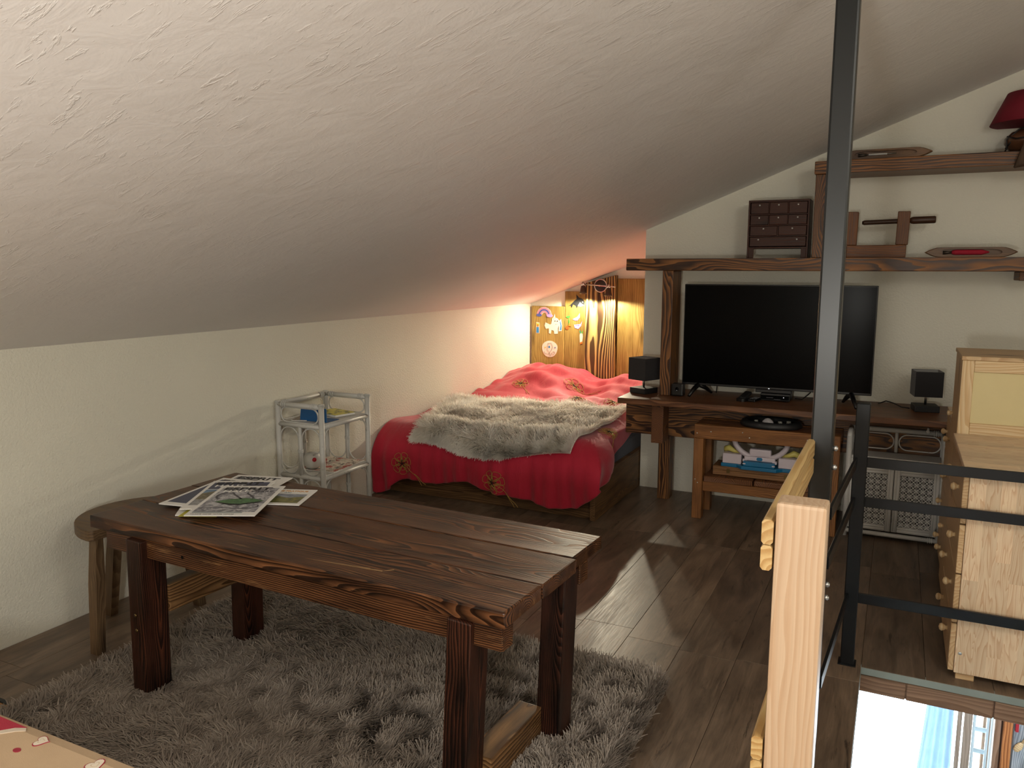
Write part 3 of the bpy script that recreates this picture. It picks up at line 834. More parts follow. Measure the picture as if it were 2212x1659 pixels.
def loop(axis, fixed, c, hz_, half, hzv, r=.0042):
    """flattened ring of cane between rails"""
    b = MB(); pts = stadium(c, hz_, half, hzv, min(half, hzv)*.98, 8)
    b.tube([(p[0], fixed, p[1]) if axis == 'x' else (fixed, p[0], p[1]) for p in pts], r, 6, True)
    b.build('cane_loop', M['rattan'], rs)
for sy in (-1, 1):
    loop('x', sy*hy, 0, .702, hx-.022, .042)
    for z0, z1 in ((.370, .632), (.085, .342)):
        for c in (-hx/2, hx/2): loop('x', sy*hy, c, (z0+z1)/2, hx/2-.012, (z1-z0)/2)
        b = MB(); b.tube([(0, sy*hy, z0-.01), (0, sy*hy, z1+.01)], .0105, 8)
        for zz in (-.006, 0, .006): b.tube([(.014*math.cos(a), sy*hy+.014*math.sin(a), (z0+z1)/2+zz) for a in np.linspace(0, 2*PI, 10, endpoint=False)], .003, 5, True)
        b.build('spindle', M['rattan'], rs)
loop('y', -hx, 0, .702, hy-.022, .042)
for z0, z1 in ((.370, .632), (.085, .342)):
    for c in (-hy/2, hy/2): loop('y', -hx, c, (z0+z1)/2, hy/2-.012, (z1-z0)/2)
    b = MB(); b.tube([(-hx, 0, z0-.01), (-hx, 0, z1+.01)], .0105, 8)
    for zz in (-.006, 0, .006): b.tube([(-hx+.014*math.cos(a), .014*math.sin(a), (z0+z1)/2+zz) for a in np.linspace(0, 2*PI, 10, endpoint=False)], .003, 5, True)
    b.build('spindle', M['rattan'], rs)
for sy in (-1, 1):                               # corner braces on the open front
    for z in (.63, .34):
        b = MB(); b.tube([(hx, sy*(hy-.055*(1-math.cos(a))-.012), z-.075*(1-math.sin(a))) for a in np.linspace(0, PI/2, 8)], .0042, 6)
        b.build('corner_brace', M['rattan'], rs)
b = MB(); sc = (RS[0], RS[1])
# what lies on it
M['bluefolder'] = plain('blue_card', '#175a94', .5); M['yellowcover'] = pic_noise('yellow_cover_print', [(.40, '#2e3a2a'), (.48, '#c4b93c'), (.6, '#d8cc50')], (26, 26, 1), .8)
f = thing('folder', 'blue card folder standing open on the rattan top shelf', 'folder', (-2.895, 3.425, .661), math.radians(6))
b = MB(); b.add([(-.09, 0, 0), (.09, -.01, 0), (.085, -.005, .075), (-.09, .012, .075), (-.09, .004, 0), (.09, -.006, 0), (.085, -.001, .075), (-.09, .016, .075)], [(0, 1, 2, 3), (4, 5, 6, 7), (0, 1, 5, 4), (1, 2, 6, 5), (2, 3, 7, 6), (3, 0, 4, 7)]); b.build('front_card', M['bluefolder'], f)
b = MB(); b.add([(.088, -.01, .0005), (.10, .10, .0005), (-.08, .11, .0005), (-.09, 0, .0005), (.088, -.01, .003), (.10, .10, .003), (-.08, .11, .003), (-.09, 0, .003)], [(0, 1, 2, 3), (4, 5, 6, 7), (0, 1, 5, 4), (1, 2, 6, 5), (2, 3, 7, 6), (3, 0, 4, 7)]); b.build('back_card', M['bluefolder'], f)
yb = thing('book', 'yellow-covered book on the rattan top shelf behind the blue folder', 'book', (-2.93, 3.655, .661), math.radians(-14), rot=None)
b = MB(); b.span((-.095, -.07, .001), (.095, .07, .014), .001); b.build('pages', M['paper'], yb)
b = MB(); b.span((-.097, -.072, .014), (.097, .072, .016), .0005); b.build('cover', M['yellowcover'], yb)
pm = thing('pamphlet', 'greyish brown pamphlet under the blue folder on the rattan shelf', 'pamphlet', (-3.00, 3.47, .661), math.radians(20))
M['brownprint'] = pic_noise('brown_print', [(.4, '#5a4a3c'), (.6, '#a8988a')], (24, 24, 1))
b = MB(); b.span((-.05, -.07, 0), (.05, .07, .003)); b.build('pages', M['paper'], pm)
b = MB(); b.span((-.05, -.07, .003), (.05, .07, .0036)); b.build('cover', M['brownprint'], pm)
M['redprint'] = pic_noise('red_white_print', [(.40, '#2c2420'), (.45, '#d9cfc0'), (.52, '#dcd4c8'), (.54, '#a8261c'), (.7, '#b5301f')], (14, 14, 1), 1.2)
rb = thing('board_game_map', 'red and white printed sheet on the rattan middle shelf', 'booklet', (-2.925, 3.60, .3705), math.radians(4))
b = MB(); b.span((-.125, -.155, 0), (.125, .155, .004), .0005); b.build('pages', M['paper'], rb)
b = MB(); b.span((-.125, -.155, .004), (.125, .155, .0048)); b.build('cover', M['redprint'], rb)
mbx = thing('money_box', 'round cream money box with a red dot on the rattan middle shelf', 'money box', (-2.955, 3.475, .3755))
b = MB(); b.lathe([(.0, 0), (.03, .002), (.048, .018), (.054, .045), (.048, .072), (.03, .090), (.0, .096)], 24); b.build('body', M['cream_gloss'], mbx)
b = MB(); b.lathe([(.0, .001), (.012, .001), (.012, 0)], 14); M['reddot'] = plain('red_dot', '#c02030', .5)
d = Vector((.75, -.62, .10)).normalized(); b.build('red_dot', M['reddot'], mbx, tuple(Vector((0, 0, .055))+d*.0535), d.to_track_quat('Z', 'Y').to_euler())
for s in (-1, 1):
    b = MB(); b.tube([(.032, .02*s-.01, .083), (.040, .024*s-.01, .098), (.030, .030*s-.01, .094)], .003, 6); b.build('ear', M['cream_gloss'], mbx)

# ------------------------------------------------------------------ bed
BX, BY = -1.566, 4.395
bed = thing('bed', 'low wooden bed in the alcove under the sloping ceiling', 'bed', (-2.35, 5.6, 0))
def bp(nm, a, b_, m, g, **kw):
    o = pspan(nm, [a[i]-bed.location[i] for i in range(3)], [b_[i]-bed.location[i] for i in range(3)], m, bed, g, **kw); return o
bp('side_board', (BX-.034, BY-.035, 0), (BX, 6.755, .262), M['bedwood'], 'y', bevel=.003)
bp('side_board', (-3.122, BY+.02, 0), (-3.09, 6.755, .24), M['bedwood'], 'y', bevel=.003)
bp('foot_board', (-3.09, BY, 0), (BX-.034, BY+.032, .235), M['bedwood'], 'x', bevel=.003)
b = MB(); b.span((-3.088+2.35, BY+.04-5.6, .12), (BX-.038+2.35, 6.755-5.6, .405), .05); o = b.build('mattress', M['sheet'], bed); o['label'] = 'mattress in a dark blue fitted sheet'

hb = thing('headboard', 'headboard of four tall wooden boards lit by the spot lamp', 'headboard', (-2.55, 6.80, 0))
def hboard(x0, x1, zl, zr, y0, y1, m):
    b = MB(); b.prism([(0, -(x0+2.55)), (0, -(x1+2.55)), (zr, -(x1+2.55)), (zl, -(x0+2.55))], y0-6.80, y1-6.80, 'xz')
    o = b.build('headboard_plank', m, hb); o.rotation_euler = ROT['z']
    md = o.modifiers.new('bev', 'BEVEL'); md.width = .003; md.segments = 1
hboard(-3.107, -2.774, 1.166, 1.166, 6.805, 6.835, M['head'])
hboard(-2.771, -2.560, 1.306, 1.306, 6.805, 6.835, M['head'])
hboard(-2.556, -2.272, min(1.455, roof(-2.556)-.012), 1.455, 6.765, 6.835, M['head_dark'])
hboard(-2.266, -1.96, 1.425, 1.425, 6.805, 6.835, M['head'])

# duvet: a puffed sheet that turns down over the foot and partly over the open side
FY, SX = BY+.06, -1.66
f_a, f_b, f_c = wavefield(21, 16, 3, 9), wavefield(22, 18, 8, 26), wavefield(23, 14, 16, 40)
def smooth(t): t = np.clip(t, 0, 1); return t*t*(3-2*t)
def overhang(l, R):
    th = np.clip(l/R, 0, PI/2)
    return R*np.sin(th), R*(1-np.cos(th))+np.maximum(l-R*PI/2, 0)
def duvet_raw(S, T):
    S = np.asarray(S, float); T = np.asarray(T, float)
    wl = 1-smooth((T+3.12)/.42)
    lf = np.maximum(FY+.10*wl-S, 0); ls = np.maximum(T-SX, 0)
    Bf, Df = overhang(lf, .14+.13*wl); Bs, Ds = overhang(ls, .12)
    y = np.maximum(S, FY+.10*wl)-Bf; x = np.minimum(T, SX)+Bs
    top = .480+.010*f_a(x, y)+(.006+.007*smooth((y-5.3)/.4))*f_b(x, y)*smooth((S-FY)/.6+.4)+.006*np.abs(f_c(x, y))*smooth((y-5.2)/.4)
    # pillows under the cover at the head
    pl = np.exp(-((x+2.78)/.36)**4); pr = np.exp(-((x+1.86)/.30)**4)
    rise = smooth((y-5.80)/.55)*(1-.35*smooth((y-6.45)/.3))
    top = top+rise*(.040+.135*pl+.085*pr)+.012*rise*f_b(x*1.2, y)+.008*rise*np.abs(f_c(x*.8, y))
    cr = smooth((y-5.4)/.4)*(1-smooth((y-6.35)/.3))
    top = top+.016*cr*np.sin(38*(y+.25*(x+2.2)+.03*f_a(x, y)))*np.exp(-((x+2.15)/.45)**2)
    # the wall side dips a touch, corners sag
    z = top-np.maximum(Df, Ds)-.25*np.minimum(Df, Ds)
    # vertical pleats in the drop over the foot, deeper towards the hem
    dp = np.clip((Df-.05)/.32, 0, 1)
    y = y-dp*(.020+.014*np.sin(x*34+2*f_a(x, z*0))+.008*np.sin(x*71))-.05*np.sin(np.clip(Df/.40, 0, 1)*PI)*(.75+.25*f_a(x*1.3, x*0))
    ds = np.clip((Ds-.03)/.2, 0, 1)
    x = x+ds*(.012*np.sin(y*30)+.015)+.03*np.sin(np.clip(Ds/.25, 0, 1)*PI)
    x = np.minimum(x, -1.50-.085*smooth((y-4.52)/.14))
    return np.stack([np.maximum(x, -3.121), y, np.maximum(z, .012+.006*np.sin(x*50))], -1)
def hem_foot(T):     # how far the cover hangs below the edge, by position along the foot
    u = (T+3.12)/(SX+3.12)
    return .545-.115*smooth(u/.16)+.02*np.sin(u*7)-.02*smooth((u-.25)/.2)+.075*smooth((u-.45)/.35)+.012*np.sin(u*23)
def hem_side(S):
    return .34-.13*smooth((S-4.35)/.55)-.10*smooth((S-4.85)/.5)
nu, nv = 190, 120
uu = np.linspace(0, 1, nu+1); vv = np.linspace(0, 1, nv+1)
P = np.zeros((nu+1, nv+1, 3))
for j, v in enumerate(vv):
    # T runs from the wall to past the open side; its far end depends on S
    Tn = -3.121+(SX+3.121)*min(v/.84, 1.0)
    Sf = FY-hem_foot(np.array(Tn))*(1-.62*max(0., (v-.84)/.16))
    S = Sf+(6.74-Sf)*uu
    if v <= .84: T = np.full_like(S, Tn)
    else: T = SX+(v-.84)/.16*hem_side(np.maximum(S, FY-.12))
    P[:, j] = duvet_raw(S, T)
V = P.reshape(-1, 3); I = np.arange((nu+1)*(nv+1)).reshape(nu+1, nv+1)
F = np.stack([I[:-1, :-1], I[:-1, 1:], I[1:, 1:], I[1:, :-1]], -1).reshape(-1, 4)
duvet = tag(fast_mesh('duvet', V, F, M['duvet']), 'red duvet with gold flower embroidery spread over the bed', 'duvet')
md = duvet.modifiers.new('thick', 'SOLIDIFY'); md.thickness = .03; md.offset = -1.0
md = duvet.modifiers.new('sub', 'SUBSURF'); md.levels = 1; md.render_levels = 1
def dpoint(S, T, off=.004):
    e = .004
    p = duvet_raw(S, T); a = duvet_raw(S+e, T)-p; c = duvet_raw(S, T+e)-p
    n = np.cross(c, a); n /= np.linalg.norm(n)+1e-9
    return p+n*off
def flower(S, T, r, rot, stem=True):
    b = MB(); g = lambda pts, rad=.0016: b.tube([tuple(dpoint(S+y, T+x)) for x, y in pts], rad, 5)
    for kk in range(7):
        a = rot+kk*2*PI/7
        for (l, w) in ((1, .38), (.62, .22)):
            pts = []
            for t in np.linspace(0, 1, 11):
                q = t*2-1; rr = r*l*(1-abs(q)**1.6); sd = r*w*math.sin(q*PI)*.9
                rr = r*l*(.25+.75*(1-abs(q)**2)); pts.append((rr*math.cos(a)-sd*math.sin(a), rr*math.sin(a)+sd*math.cos(a)))
            g(pts)
    if stem:
        g([(r*(.3+t*2.4)*math.cos(rot-.8-t*.25)+.0, r*(.3+t*2.4)*math.sin(rot-.8-t*.25)) for t in np.linspace(0, 1, 10)])
        g([(r*(1.5+t*1.4)*math.cos(rot-.9-t*.05), r*(1.5+t*1.4)*math.sin(rot-.9-t*.05)) for t in np.linspace(0, 1, 8)])
    o = b.build('embroidered_flower', M['gold'], duvet, fix=False); o['label'] = 'gold thread flower'
    b = MB()
    for kk in range(5):
        a = rot+kk*2*PI/5
        b.tube([tuple(dpoint(S+q*math.sin(a)*r*.34, T+q*math.cos(a)*r*.34, .0045)) for q in (0, .5, 1)], .003, 5)
    b.build('flower_heart', M['darkthread'], o, fix=False)
for (S, T, r, ro) in ((4.13, -2.88, .075, .3), (4.10, -2.20, .075, .2), (6.17, -2.42, .085, .9), (6.02, -2.85, .07, .2), (5.72, -1.92, .075, .5), (5.62, -2.18, .07, 1.0), (4.75, -1.62, .07, .6)):
    flower(S, T, r, ro)

# cream shaggy throw over the lower half of the bed
thr = thing('fur_throw', 'cream long-pile throw lying across the red duvet', 'throw', (0, 0, 0))
def throw_bounds(w):      # w: 0 foot edge .. 1 head edge -> left, right in T
    return -3.03+.03*w, -1.70+.06*math.sin(w*2.2)-.05*w
nu, nv = 40, 44
def throw_map(a, c):      # a, c arrays in 0..1: along the bed, across it
    S0 = FY-.16-.03*np.sin(c*PI)+.012*np.sin(c*9); S1 = 5.36+.10*c-.05*np.sin(c*PI)
    S = S0+(S1-S0)*a
    Tl = -2.79-.27*smooth(a/.9); Tr = -1.70+.05*np.sin(a*2.0)-.06*a
    return S, Tl+(Tr-Tl)*c
A_, C_ = np.meshgrid(np.linspace(0, 1, nu+1), np.linspace(0, 1, nv+1), indexing='ij')
S, T = throw_map(A_, C_)
f_t = wavefield(31, 14, 5, 18)
def throw_point(S, T, off):
    p = duvet_raw(S, T); e = .004
    a = duvet_raw(S+e, T)-p; c = duvet_raw(S, T+e)-p
    n = np.cross(c, a); n /= np.linalg.norm(n, axis=-1, keepdims=True)+1e-9
    return p+n*(off+.004*f_t(S, T))[..., None], n
V, _ = throw_point(S, T, np.full(S.shape, .020)); V = V.reshape(-1, 3)
I = np.arange((nu+1)*(nv+1)).reshape(nu+1, nv+1)
F = np.stack([I[:-1, :-1], I[:-1, 1:], I[1:, 1:], I[1:, :-1]], -1).reshape(-1, 4)
o = fast_mesh('backing', V, F, M['throwback'], thr)
md = o.modifiers.new('thick', 'SOLIDIFY'); md.thickness = .008; md.offset = -1
N = 52000
a_ = rng.uniform(0, 1, N); c_ = rng.uniform(0, 1, N)
ex = N//6; a_[:ex] = rng.beta(.6, 6, ex)*.12; 
S, T = throw_map(a_, c_); Pn, Nn = throw_point(S, T, np.full(N, .020))
g1, g2 = wavefield(33, 24, 20, 70), wavefield(34, 18, 4, 20)
an = g1(S, T)*1.1+rng.normal(0, .5, N)-PI/2
e = .01
ts = duvet_raw(S+e, T)-duvet_raw(S, T); tt = duvet_raw(S, T+e)-duvet_raw(S, T)
ts /= np.linalg.norm(ts, axis=1)[:, None]+1e-9; tt /= np.linalg.norm(tt, axis=1)[:, None]+1e-9
edge = np.stack([np.where(c_ > .97, 1.5, np.where(c_ < .03, -1.5, 0)), np.where(a_ > .97, 1.2, np.where(a_ < .06, -1.8, 0))], 1)
w1 = np.cos(an)+edge[:, 0]; w2 = np.sin(an)+edge[:, 1]
tg = tt*w1[:, None]+ts*w2[:, None]; tg /= np.linalg.norm(tg, axis=1)[:, None]+1e-9
V, F, A = strands(Pn, Nn, tg, rng.uniform(.045, .070, N), rng.uniform(.0045, .0075, N), np.where(a_ < .2, .55, .85)+.35*g2(S, T), 3, .45, 41, .6+.2*g1(S, T))
V[:, 0] = np.maximum(V[:, 0], -3.122)
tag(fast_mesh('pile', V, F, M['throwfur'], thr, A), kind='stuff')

# ------------------------------------------------------------------ wall spot lamp above the bed
sl = thing('spot_lamp', 'two-headed bronze spot lamp fixed to the headboard', 'wall lamp', (-2.405, 6.765, 1.362))
b = MB(); b.lathe([(.0, .026), (.050, .026), (.056, .020), (.056, 0)], 32); b.build('base_plate', M['black_satin'], sl, (0, 0, 0), (PI/2, 0, 0))
b = MB(); b.tube([(.056*math.cos(a), -.021, .056*math.sin(a)) for a in np.linspace(0, 2*PI, 40, endpoint=False)], .006, 8, True); b.build('chrome_ring', M['chrome'], sl)
b = MB(); b.tube([(-.145, -.055, .012), (.150, -.055, -.010)], .006, 10); b.tube([(0, -.02, 0), (0, -.055, .001)], .009, 8); b.build('cross_bar', M['chrome'], sl)
for (x, z, tx) in ((-.142, .012, -.06), (.098, -.006, -.02)):
    h = bpy.data.objects.new('spot_head', None); link(h, sl, (x, -.085, z), (-.18, tx*1.5, 0))
    b = MB(); b.tube([(0, .03, .0), (0, 0, .010), (0, 0, -.014)], [.008, .013, .017], 12); b.build('collar', M['chrome'], h)
    b = MB(); b.lathe([(.017, -.014), (.022, -.030), (.030, -.066), (.034, -.084), (.031, -.084), (.026, -.064), (.016, -.03), (.0, -.028)], 24); b.build('lamp_shade', M['spot_metal'], h)
    b = MB(); b.lathe([(.0, -.032), (.012, -.034), (.018, -.05), (.017, -.068), (.0, -.078)], 16); b.build('bulb', M['bulb'], h)
for (x, y, pw, aim) in ((-2.545, 6.655, 26, (-2.62, 6.52, .5)), (-2.305, 6.655, 26, (-2.28, 6.52, .5))):
    d = Vector(aim)-Vector((x, y, 1.285)); q = (-d).to_track_quat('Z', 'Y').to_euler()
    lamp('spot_bulb_light', 'SPOT', (x, y, 1.268), pw, (1.0, .89, .64), .018, q, spot_size=math.radians(168), spot_blend=.25)
    d = Vector((x+.08, 5.0, .45))-Vector((x, y-.02, 1.262)); q = (-d).to_track_quat('Z', 'Y').to_euler()
    lamp('bed_fill_light', 'SPOT', (x, y-.02, 1.262), 46, (1.0, .90, .68), .018, q, spot_size=math.radians(66), spot_blend=.9)  # second light per head, added to brighten the throw and bed

# ------------------------------------------------------------------ paper cut-outs stuck on the headboard
PC = {n: plain('paper_'+n, c, .6, var=.02) for n, c in dict(white='#dcd6ca', pink='#e88aa0', navy='#4a5aa8', cream='#eadfbe', orca='#12181b', green='#4aa044', red='#d85a20', violet='#b79ad8', blue='#2a7fc0', yellow='#e8c040', line='#6a6458', dviolet='#6a4a98', teal='#1f8f6a', orange='#e07a2a', dark='#2a2420').items()}
HB0 = 6.8035
def cutout(label, x, z, layers, cat='paper cut-out', y=HB0):
    """layers: list of (part name, colour, outline in metres from the centre); each layer is its own thin card"""
    g = thing('paper_cutout', label, cat, (x, y, z), group='paper cut-outs on the headboard')
    for i, (nm, c, poly) in enumerate(layers):
        b = MB(); b.prism(poly, -.0012-.0006*i, -.0006-.0006*i if i else 0.0008, 'xz'); b.build(nm, PC[c], g)
    return g
def arc(cx, cz, r0, r1, a0, a1, n=14):
    A = np.linspace(a0, a1, n)
    return [(cx+r1*math.cos(a), cz+r1*math.sin(a)) for a in A]+[(cx+r0*math.cos(a), cz+r0*math.sin(a)) for a in A[::-1]]
def ell(cx, cz, rx, rz, n=16): return [(cx+rx*math.cos(a), cz+rz*math.sin(a)) for a in np.linspace(0, 2*PI, n, endpoint=False)]
cutout('rainbow paper cut-out with two clouds, topmost on the leftmost headboard board', -2.978, 1.082, [
    ('arch', 'white', arc(0, 0, .022, .076, 0, PI)), ('arch', 'pink', arc(0, 0, .058, .073, .05, PI-.05)), ('arch', 'navy', arc(0, 0, .042, .057, .05, PI-.05)), ('arch', 'pink', arc(0, 0, .026, .041, .05, PI-.05)),
    ('cloud', 'navy', ell(-.05, .0, .028, .014)), ('cloud', 'violet', ell(.058, -.004, .032, .015))])
cutout('white unicorn paper cut-out below the rainbow', -2.878, .985, [
    ('body', 'white', [(-.05, -.07), (-.03, -.075), (-.025, -.04), (.0, -.045), (.005, -.075), (.04, -.072), (.04, -.02), (.05, .01), (.055, .045), (.035, .07), (.012, .078), (.008, .11), (-.006, .078), (-.02, .06), (-.025, .02), (-.05, 0)]),
    ('wing', 'white', [(-.035, .01), (-.085, .03), (-.095, .0), (-.08, -.03), (-.05, -.025)]), ('mane', 'cream', [(-.02, .065), (-.005, .08), (.03, .074), (.0, .06), (-.018, .04)]),
    ('eye', 'dark', ell(.012, .045, .005, .006, 8)), ('eye', 'dark', ell(.036, .045, .005, .006, 8)), ('nostril', 'line', ell(.02, .015, .003, .003, 6)), ('nostril', 'line', ell(.034, .018, .003, .003, 6))])
cutout('narrow blue-and-white paper cut-out right of the unicorn', -2.812, .99, [
    ('card', 'white', [(-.018, -.055), (.012, -.05), (.016, .0), (.006, .06), (-.008, .05), (-.016, .0)]), ('patch', 'blue', [(-.006, -.045), (.010, -.04), (.012, .0), (-.002, .045), (-.006, .03), (.002, .0)])])
cutout('small paper figure in blue with yellow hair, lowest left of the unicorn', -3.042, .965, [
    ('card', 'white', [(-.018, -.055), (.016, -.055), (.018, .045), (-.018, .05)]), ('hair', 'yellow', [(-.015, .015), (.014, .015), (.016, .044), (0, .035), (-.016, .048)]), ('face', 'orange', ell(0, .018, .010, .012, 10)), ('dress', 'blue', [(-.013, -.05), (.013, -.05), (.011, .004), (-.011, .004)])])
cutout('round white paper with a drawn octopus, lowest on the leftmost headboard board', -2.918, .768, [
    ('disc', 'white', [(.078*math.cos(a)*(1+.05*math.sin(3*a)), .080*math.sin(a)*(1+.04*math.cos(2*a))) for a in np.linspace(0, 2*PI, 26, endpoint=False)]),
    ('eye', 'blue', ell(-.005, .018, .009, .012, 10)), ('dot', 'yellow', ell(-.045, .012, .006, .007, 8)), ('dot', 'navy', ell(.055, .014, .005, .008, 8))])
oc = COL.objects[-1]
b = MB()
for pts in ([(-.02, .05), (.02, .055), (.03, .02), (.02, -.01), (.0, -.03), (-.02, -.01), (-.022, .02), (-.015, .045)], [(-.055, -.025), (-.045, -.045), (-.03, -.04), (-.015, -.05), (0, -.035)], [(.0, -.035), (.01, -.055), (.025, -.035), (.04, -.055), (.055, -.03), (.045, -.02), (.03, -.03)], [(.0, -.03), (-.005, -.055), (.02, -.06)]):
    b.tube([(x, -.0034, z) for x, z in pts], .0010, 5)
_dr = [o for o in COL.objects if o.get('label', '').startswith('round white paper')][0]
b.build('pencil_lines', PC['line'], _dr)
cutout('black and white orca paper cut-out at the top of the second headboard board', -2.643, 1.205, [
    ('body', 'orca', [(-.095, -.035), (-.07, -.02), (-.03, .02), (-.012, .032), (-.016, .075), (.012, .045), (.045, .035), (.066, .008), (.062, -.02), (.03, -.035), (.0, -.03), (-.008, -.052), (-.02, -.03), (-.045, -.018), (-.06, -.05), (-.07, -.028)]),
    ('belly', 'white', [(.0, -.03), (.03, -.035), (.06, -.022), (.04, -.012), (.022, .004)]), ('eye', 'white', ell(.048, .006, .006, .004, 8))])
cutout('paper cherries with green leaves at the left edge of the second headboard board', -2.735, 1.03, [
    ('stalk', 'green', [(-.003, -.05), (.001, -.05), (.003, .03), (-.02, .04), (-.005, .05), (.02, .045), (.006, .03), (.018, -.03), (.014, -.03)]), ('leaf', 'green', [(-.024, .042), (-.01, .03), (.016, .038), (.02, .055), (-.005, .052)]),
    ('cherry', 'red', ell(-.008, -.058, .018, .016, 12)), ('cherry', 'orange', [(.012, -.01), (.034, -.045), (.0, -.04)])])
cutout('violet paper cut-out of a smiling face under a swirl, on the second headboard board', -2.648, 1.022, [
    ('face', 'violet', [(-.03, -.02), (.035, -.012), (.05, .015), (.04, -.03), (.012, -.058), (-.022, -.048)]), ('swirl', 'violet', [(-.045, .03), (-.02, .018), (.005, .02), (.028, .05), (.025, .085), (.005, .055), (-.02, .042)]),
    ('eye', 'dviolet', ell(-.008, -.025, .004, .005, 8)), ('eye', 'dviolet', ell(.012, -.024, .004, .005, 8))])
cutout('narrow white paper cut-out with green top and orange foot, lowest on the second headboard board', -2.605, .885, [
    ('card', 'white', [(-.012, -.045), (.010, -.045), (.016, .01), (.012, .045), (-.010, .045), (-.016, .02)]), ('leaf', 'teal', [(-.012, .04), (.0, .036), (-.010, .068), (-.018, .06)]), ('leaf', 'green', [(.002, .038), (.014, .04), (.014, .07), (.006, .06)]),
    ('foot', 'orange', [(-.012, -.06), (.014, -.05), (.010, -.035), (-.006, -.04)])])

# ------------------------------------------------------------------ burnt-wood TV bench
def rel(root):
    L = root.location
    def f(nm, a, b_, m, g='x', **kw):
        return pspan(nm, [a[i]-L[i] for i in range(3)], [b_[i]-L[i] for i in range(3)], m, root, g, **kw)
    return f
tvb = thing('tv_bench', 'long burnt-wood bench along the wall under the television', 'bench', (-.5, 5.0, 0)); B_ = rel(tvb)
B_('top_board', (-1.552, 4.700, .675), (.62, 5.255, .710), M['console_top'], uneven=.001)
B_('apron', (-1.58, 4.972, .436), (.62, 5.016, .674), M['console'], bevel=.004)
for x0 in (-1.368, .42):
    B_('arm', (x0, 4.835, .412), (x0+.076, 4.971, .664), M['console_light'], 'y', bevel=.004)
    B_('leg', (x0, 5.018, 0), (x0+.076, 5.118, .674), M['console'], 'z', bevel=.004)

wsh = thing('wall_shelf', 'two-tier burnt-beam wall shelf rising from the TV bench', 'shelf', (-.4, 5.1, .710)); W_ = rel(wsh)
W_('pillar', (-1.345, 4.915, .7105), (-1.277, 5.120, 1.4965), M['shelf'], 'z', bevel=.004)
W_('lower_beam', (-1.582, 4.910, 1.497), (.78, 5.255, 1.572), M['shelf'], bevel=.005, uneven=.0015)
W_('upright', (-.478, 4.955, 1.5725), (-.395, 5.10, 2.044), M['shelf'], 'z', bevel=.004)
W_('upper_beam', (-.486, 4.945, 2.045), (.78, 5.255, 2.116), M['shelf'], bevel=.005)
W_('bracket', (.565, 5.02, 1.448), (.64, 5.255, 1.4965), M['shelf'], 'y', bevel=.003)

# ------------------------------------------------------------------ television and what stands by it
tv = thing('television', 'large flat black television on the burnt-wood bench', 'television', (-.667, 5.02, .7105))
def trel(a, b_): return [a[i]-(-.667, 5.02, .7105)[i] for i in range(3)], [b_[i]-(-.667, 5.02, .7105)[i] for i in range(3)]
b = MB(); a, c = trel((-1.222, 5.000, .778), (-.112, 5.030, 1.414)); b.span(a, c, .004); b.build('bezel', M['black_plastic'], tv)
b = MB(); a, c = trel((-1.05, 5.030, .80), (-.28, 5.065, 1.20)); b.span(a, c, .012); b.build('rear_housing', M['black_plastic'], tv)
b = MB(); a, c = trel((-1.216, 4.9988, .792), (-.118, 5.0006, 1.408)); b.span(a, c); b.build('screen_glass', M['screen'], tv)
b = MB(); a, c = trel((-.765, 4.998, .758), (-.553, 5.035, .779)); b.span(a, c, .003); b.build('sensor_bar', M['black_plastic'], tv)
b = MB(); a, c = trel((-.690, 4.9975, .782), (-.681, 4.9990, .786)); b.span(a, c); b.build('badge', M['led'], tv)['label'] = 'tiny pale badge'
for ap, f1_, f2_ in (((-1.118, 5.012, .782), (-1.152, 4.905, .7195), (-1.055, 5.115, .7195)), ((-.222, 5.012, .782), (-.185, 4.885, .7195), (-.268, 5.10, .7195))):
    b = MB()
    for q in (f1_, f2_):
        A0 = Vector(ap)-tv.location; A1 = Vector(q)-tv.location; m_ = A0.lerp(A1, .55)+Vector((0, 0, .006))
        b.tube([A0, m_, A1], [.016, .014, .009], 8)
    b.build('foot', M['black_plastic'], tv)
sb = thing('set_top_box', 'black set-top box on the bench under the television', 'set-top box', (-.645, 5.055, .7105))
b = MB(); b.span((-.086, -.075, .004), (.086, .07, .046), .004); b.build('case', M['black_plastic'], sb)
b = MB(); b.span((-.082, -.0765, .010), (.082, -.0745, .036), .0005); b.build('front_panel', M['screen'], sb)
b = MB(); b.span((.048, -.0775, .024), (.053, -.0765, .029)); b.build('lamp', M['led'], sb)
b = MB()
for i in range(7): b.span((-.05+.006*i, -.0775, .020), (-.046+.006*i, -.0765, .024))
for i in range(5): b.span((-.005+.008*i, -.0775, .012), (.001+.008*i, -.0765, .015))
b.build('print', M['inkgrey'], sb)
for x in (-.07, .07):
    b = MB(); b.cyl((x, 0, 0), (x, 0, .004), .008, seg=10); b.build('foot', M['black_plastic'], sb)
ph = thing('cordless_phone', 'black cordless phone in its cradle on the bench, left of the set-top box', 'phone', (-.818, 4.935, .7105), math.radians(-20))
b = MB(); b.prism(stadium(0, 0, .032, .055, .024), 0, .018, 'xy'); b.build('cradle', M['black_plastic'], ph)
b = MB(); b.box((0, .012, .030), (.044, .085, .020), rot=(.35, 0, 0), bevel=.008); b.build('handset', M['black_satin'], ph)
rc = thing('remote_control', 'small black remote with grey keys between phone and set-top box', 'remote control', (-.758, 4.955, .7105), math.radians(-12))
b = MB(); b.span((-.024, -.06, 0), (.024, .06, .016), .005); b.build('body', M['black_plastic'], rc)
M['key'] = plain('grey_key_rubber', '#6d6d70', .6)
key = None
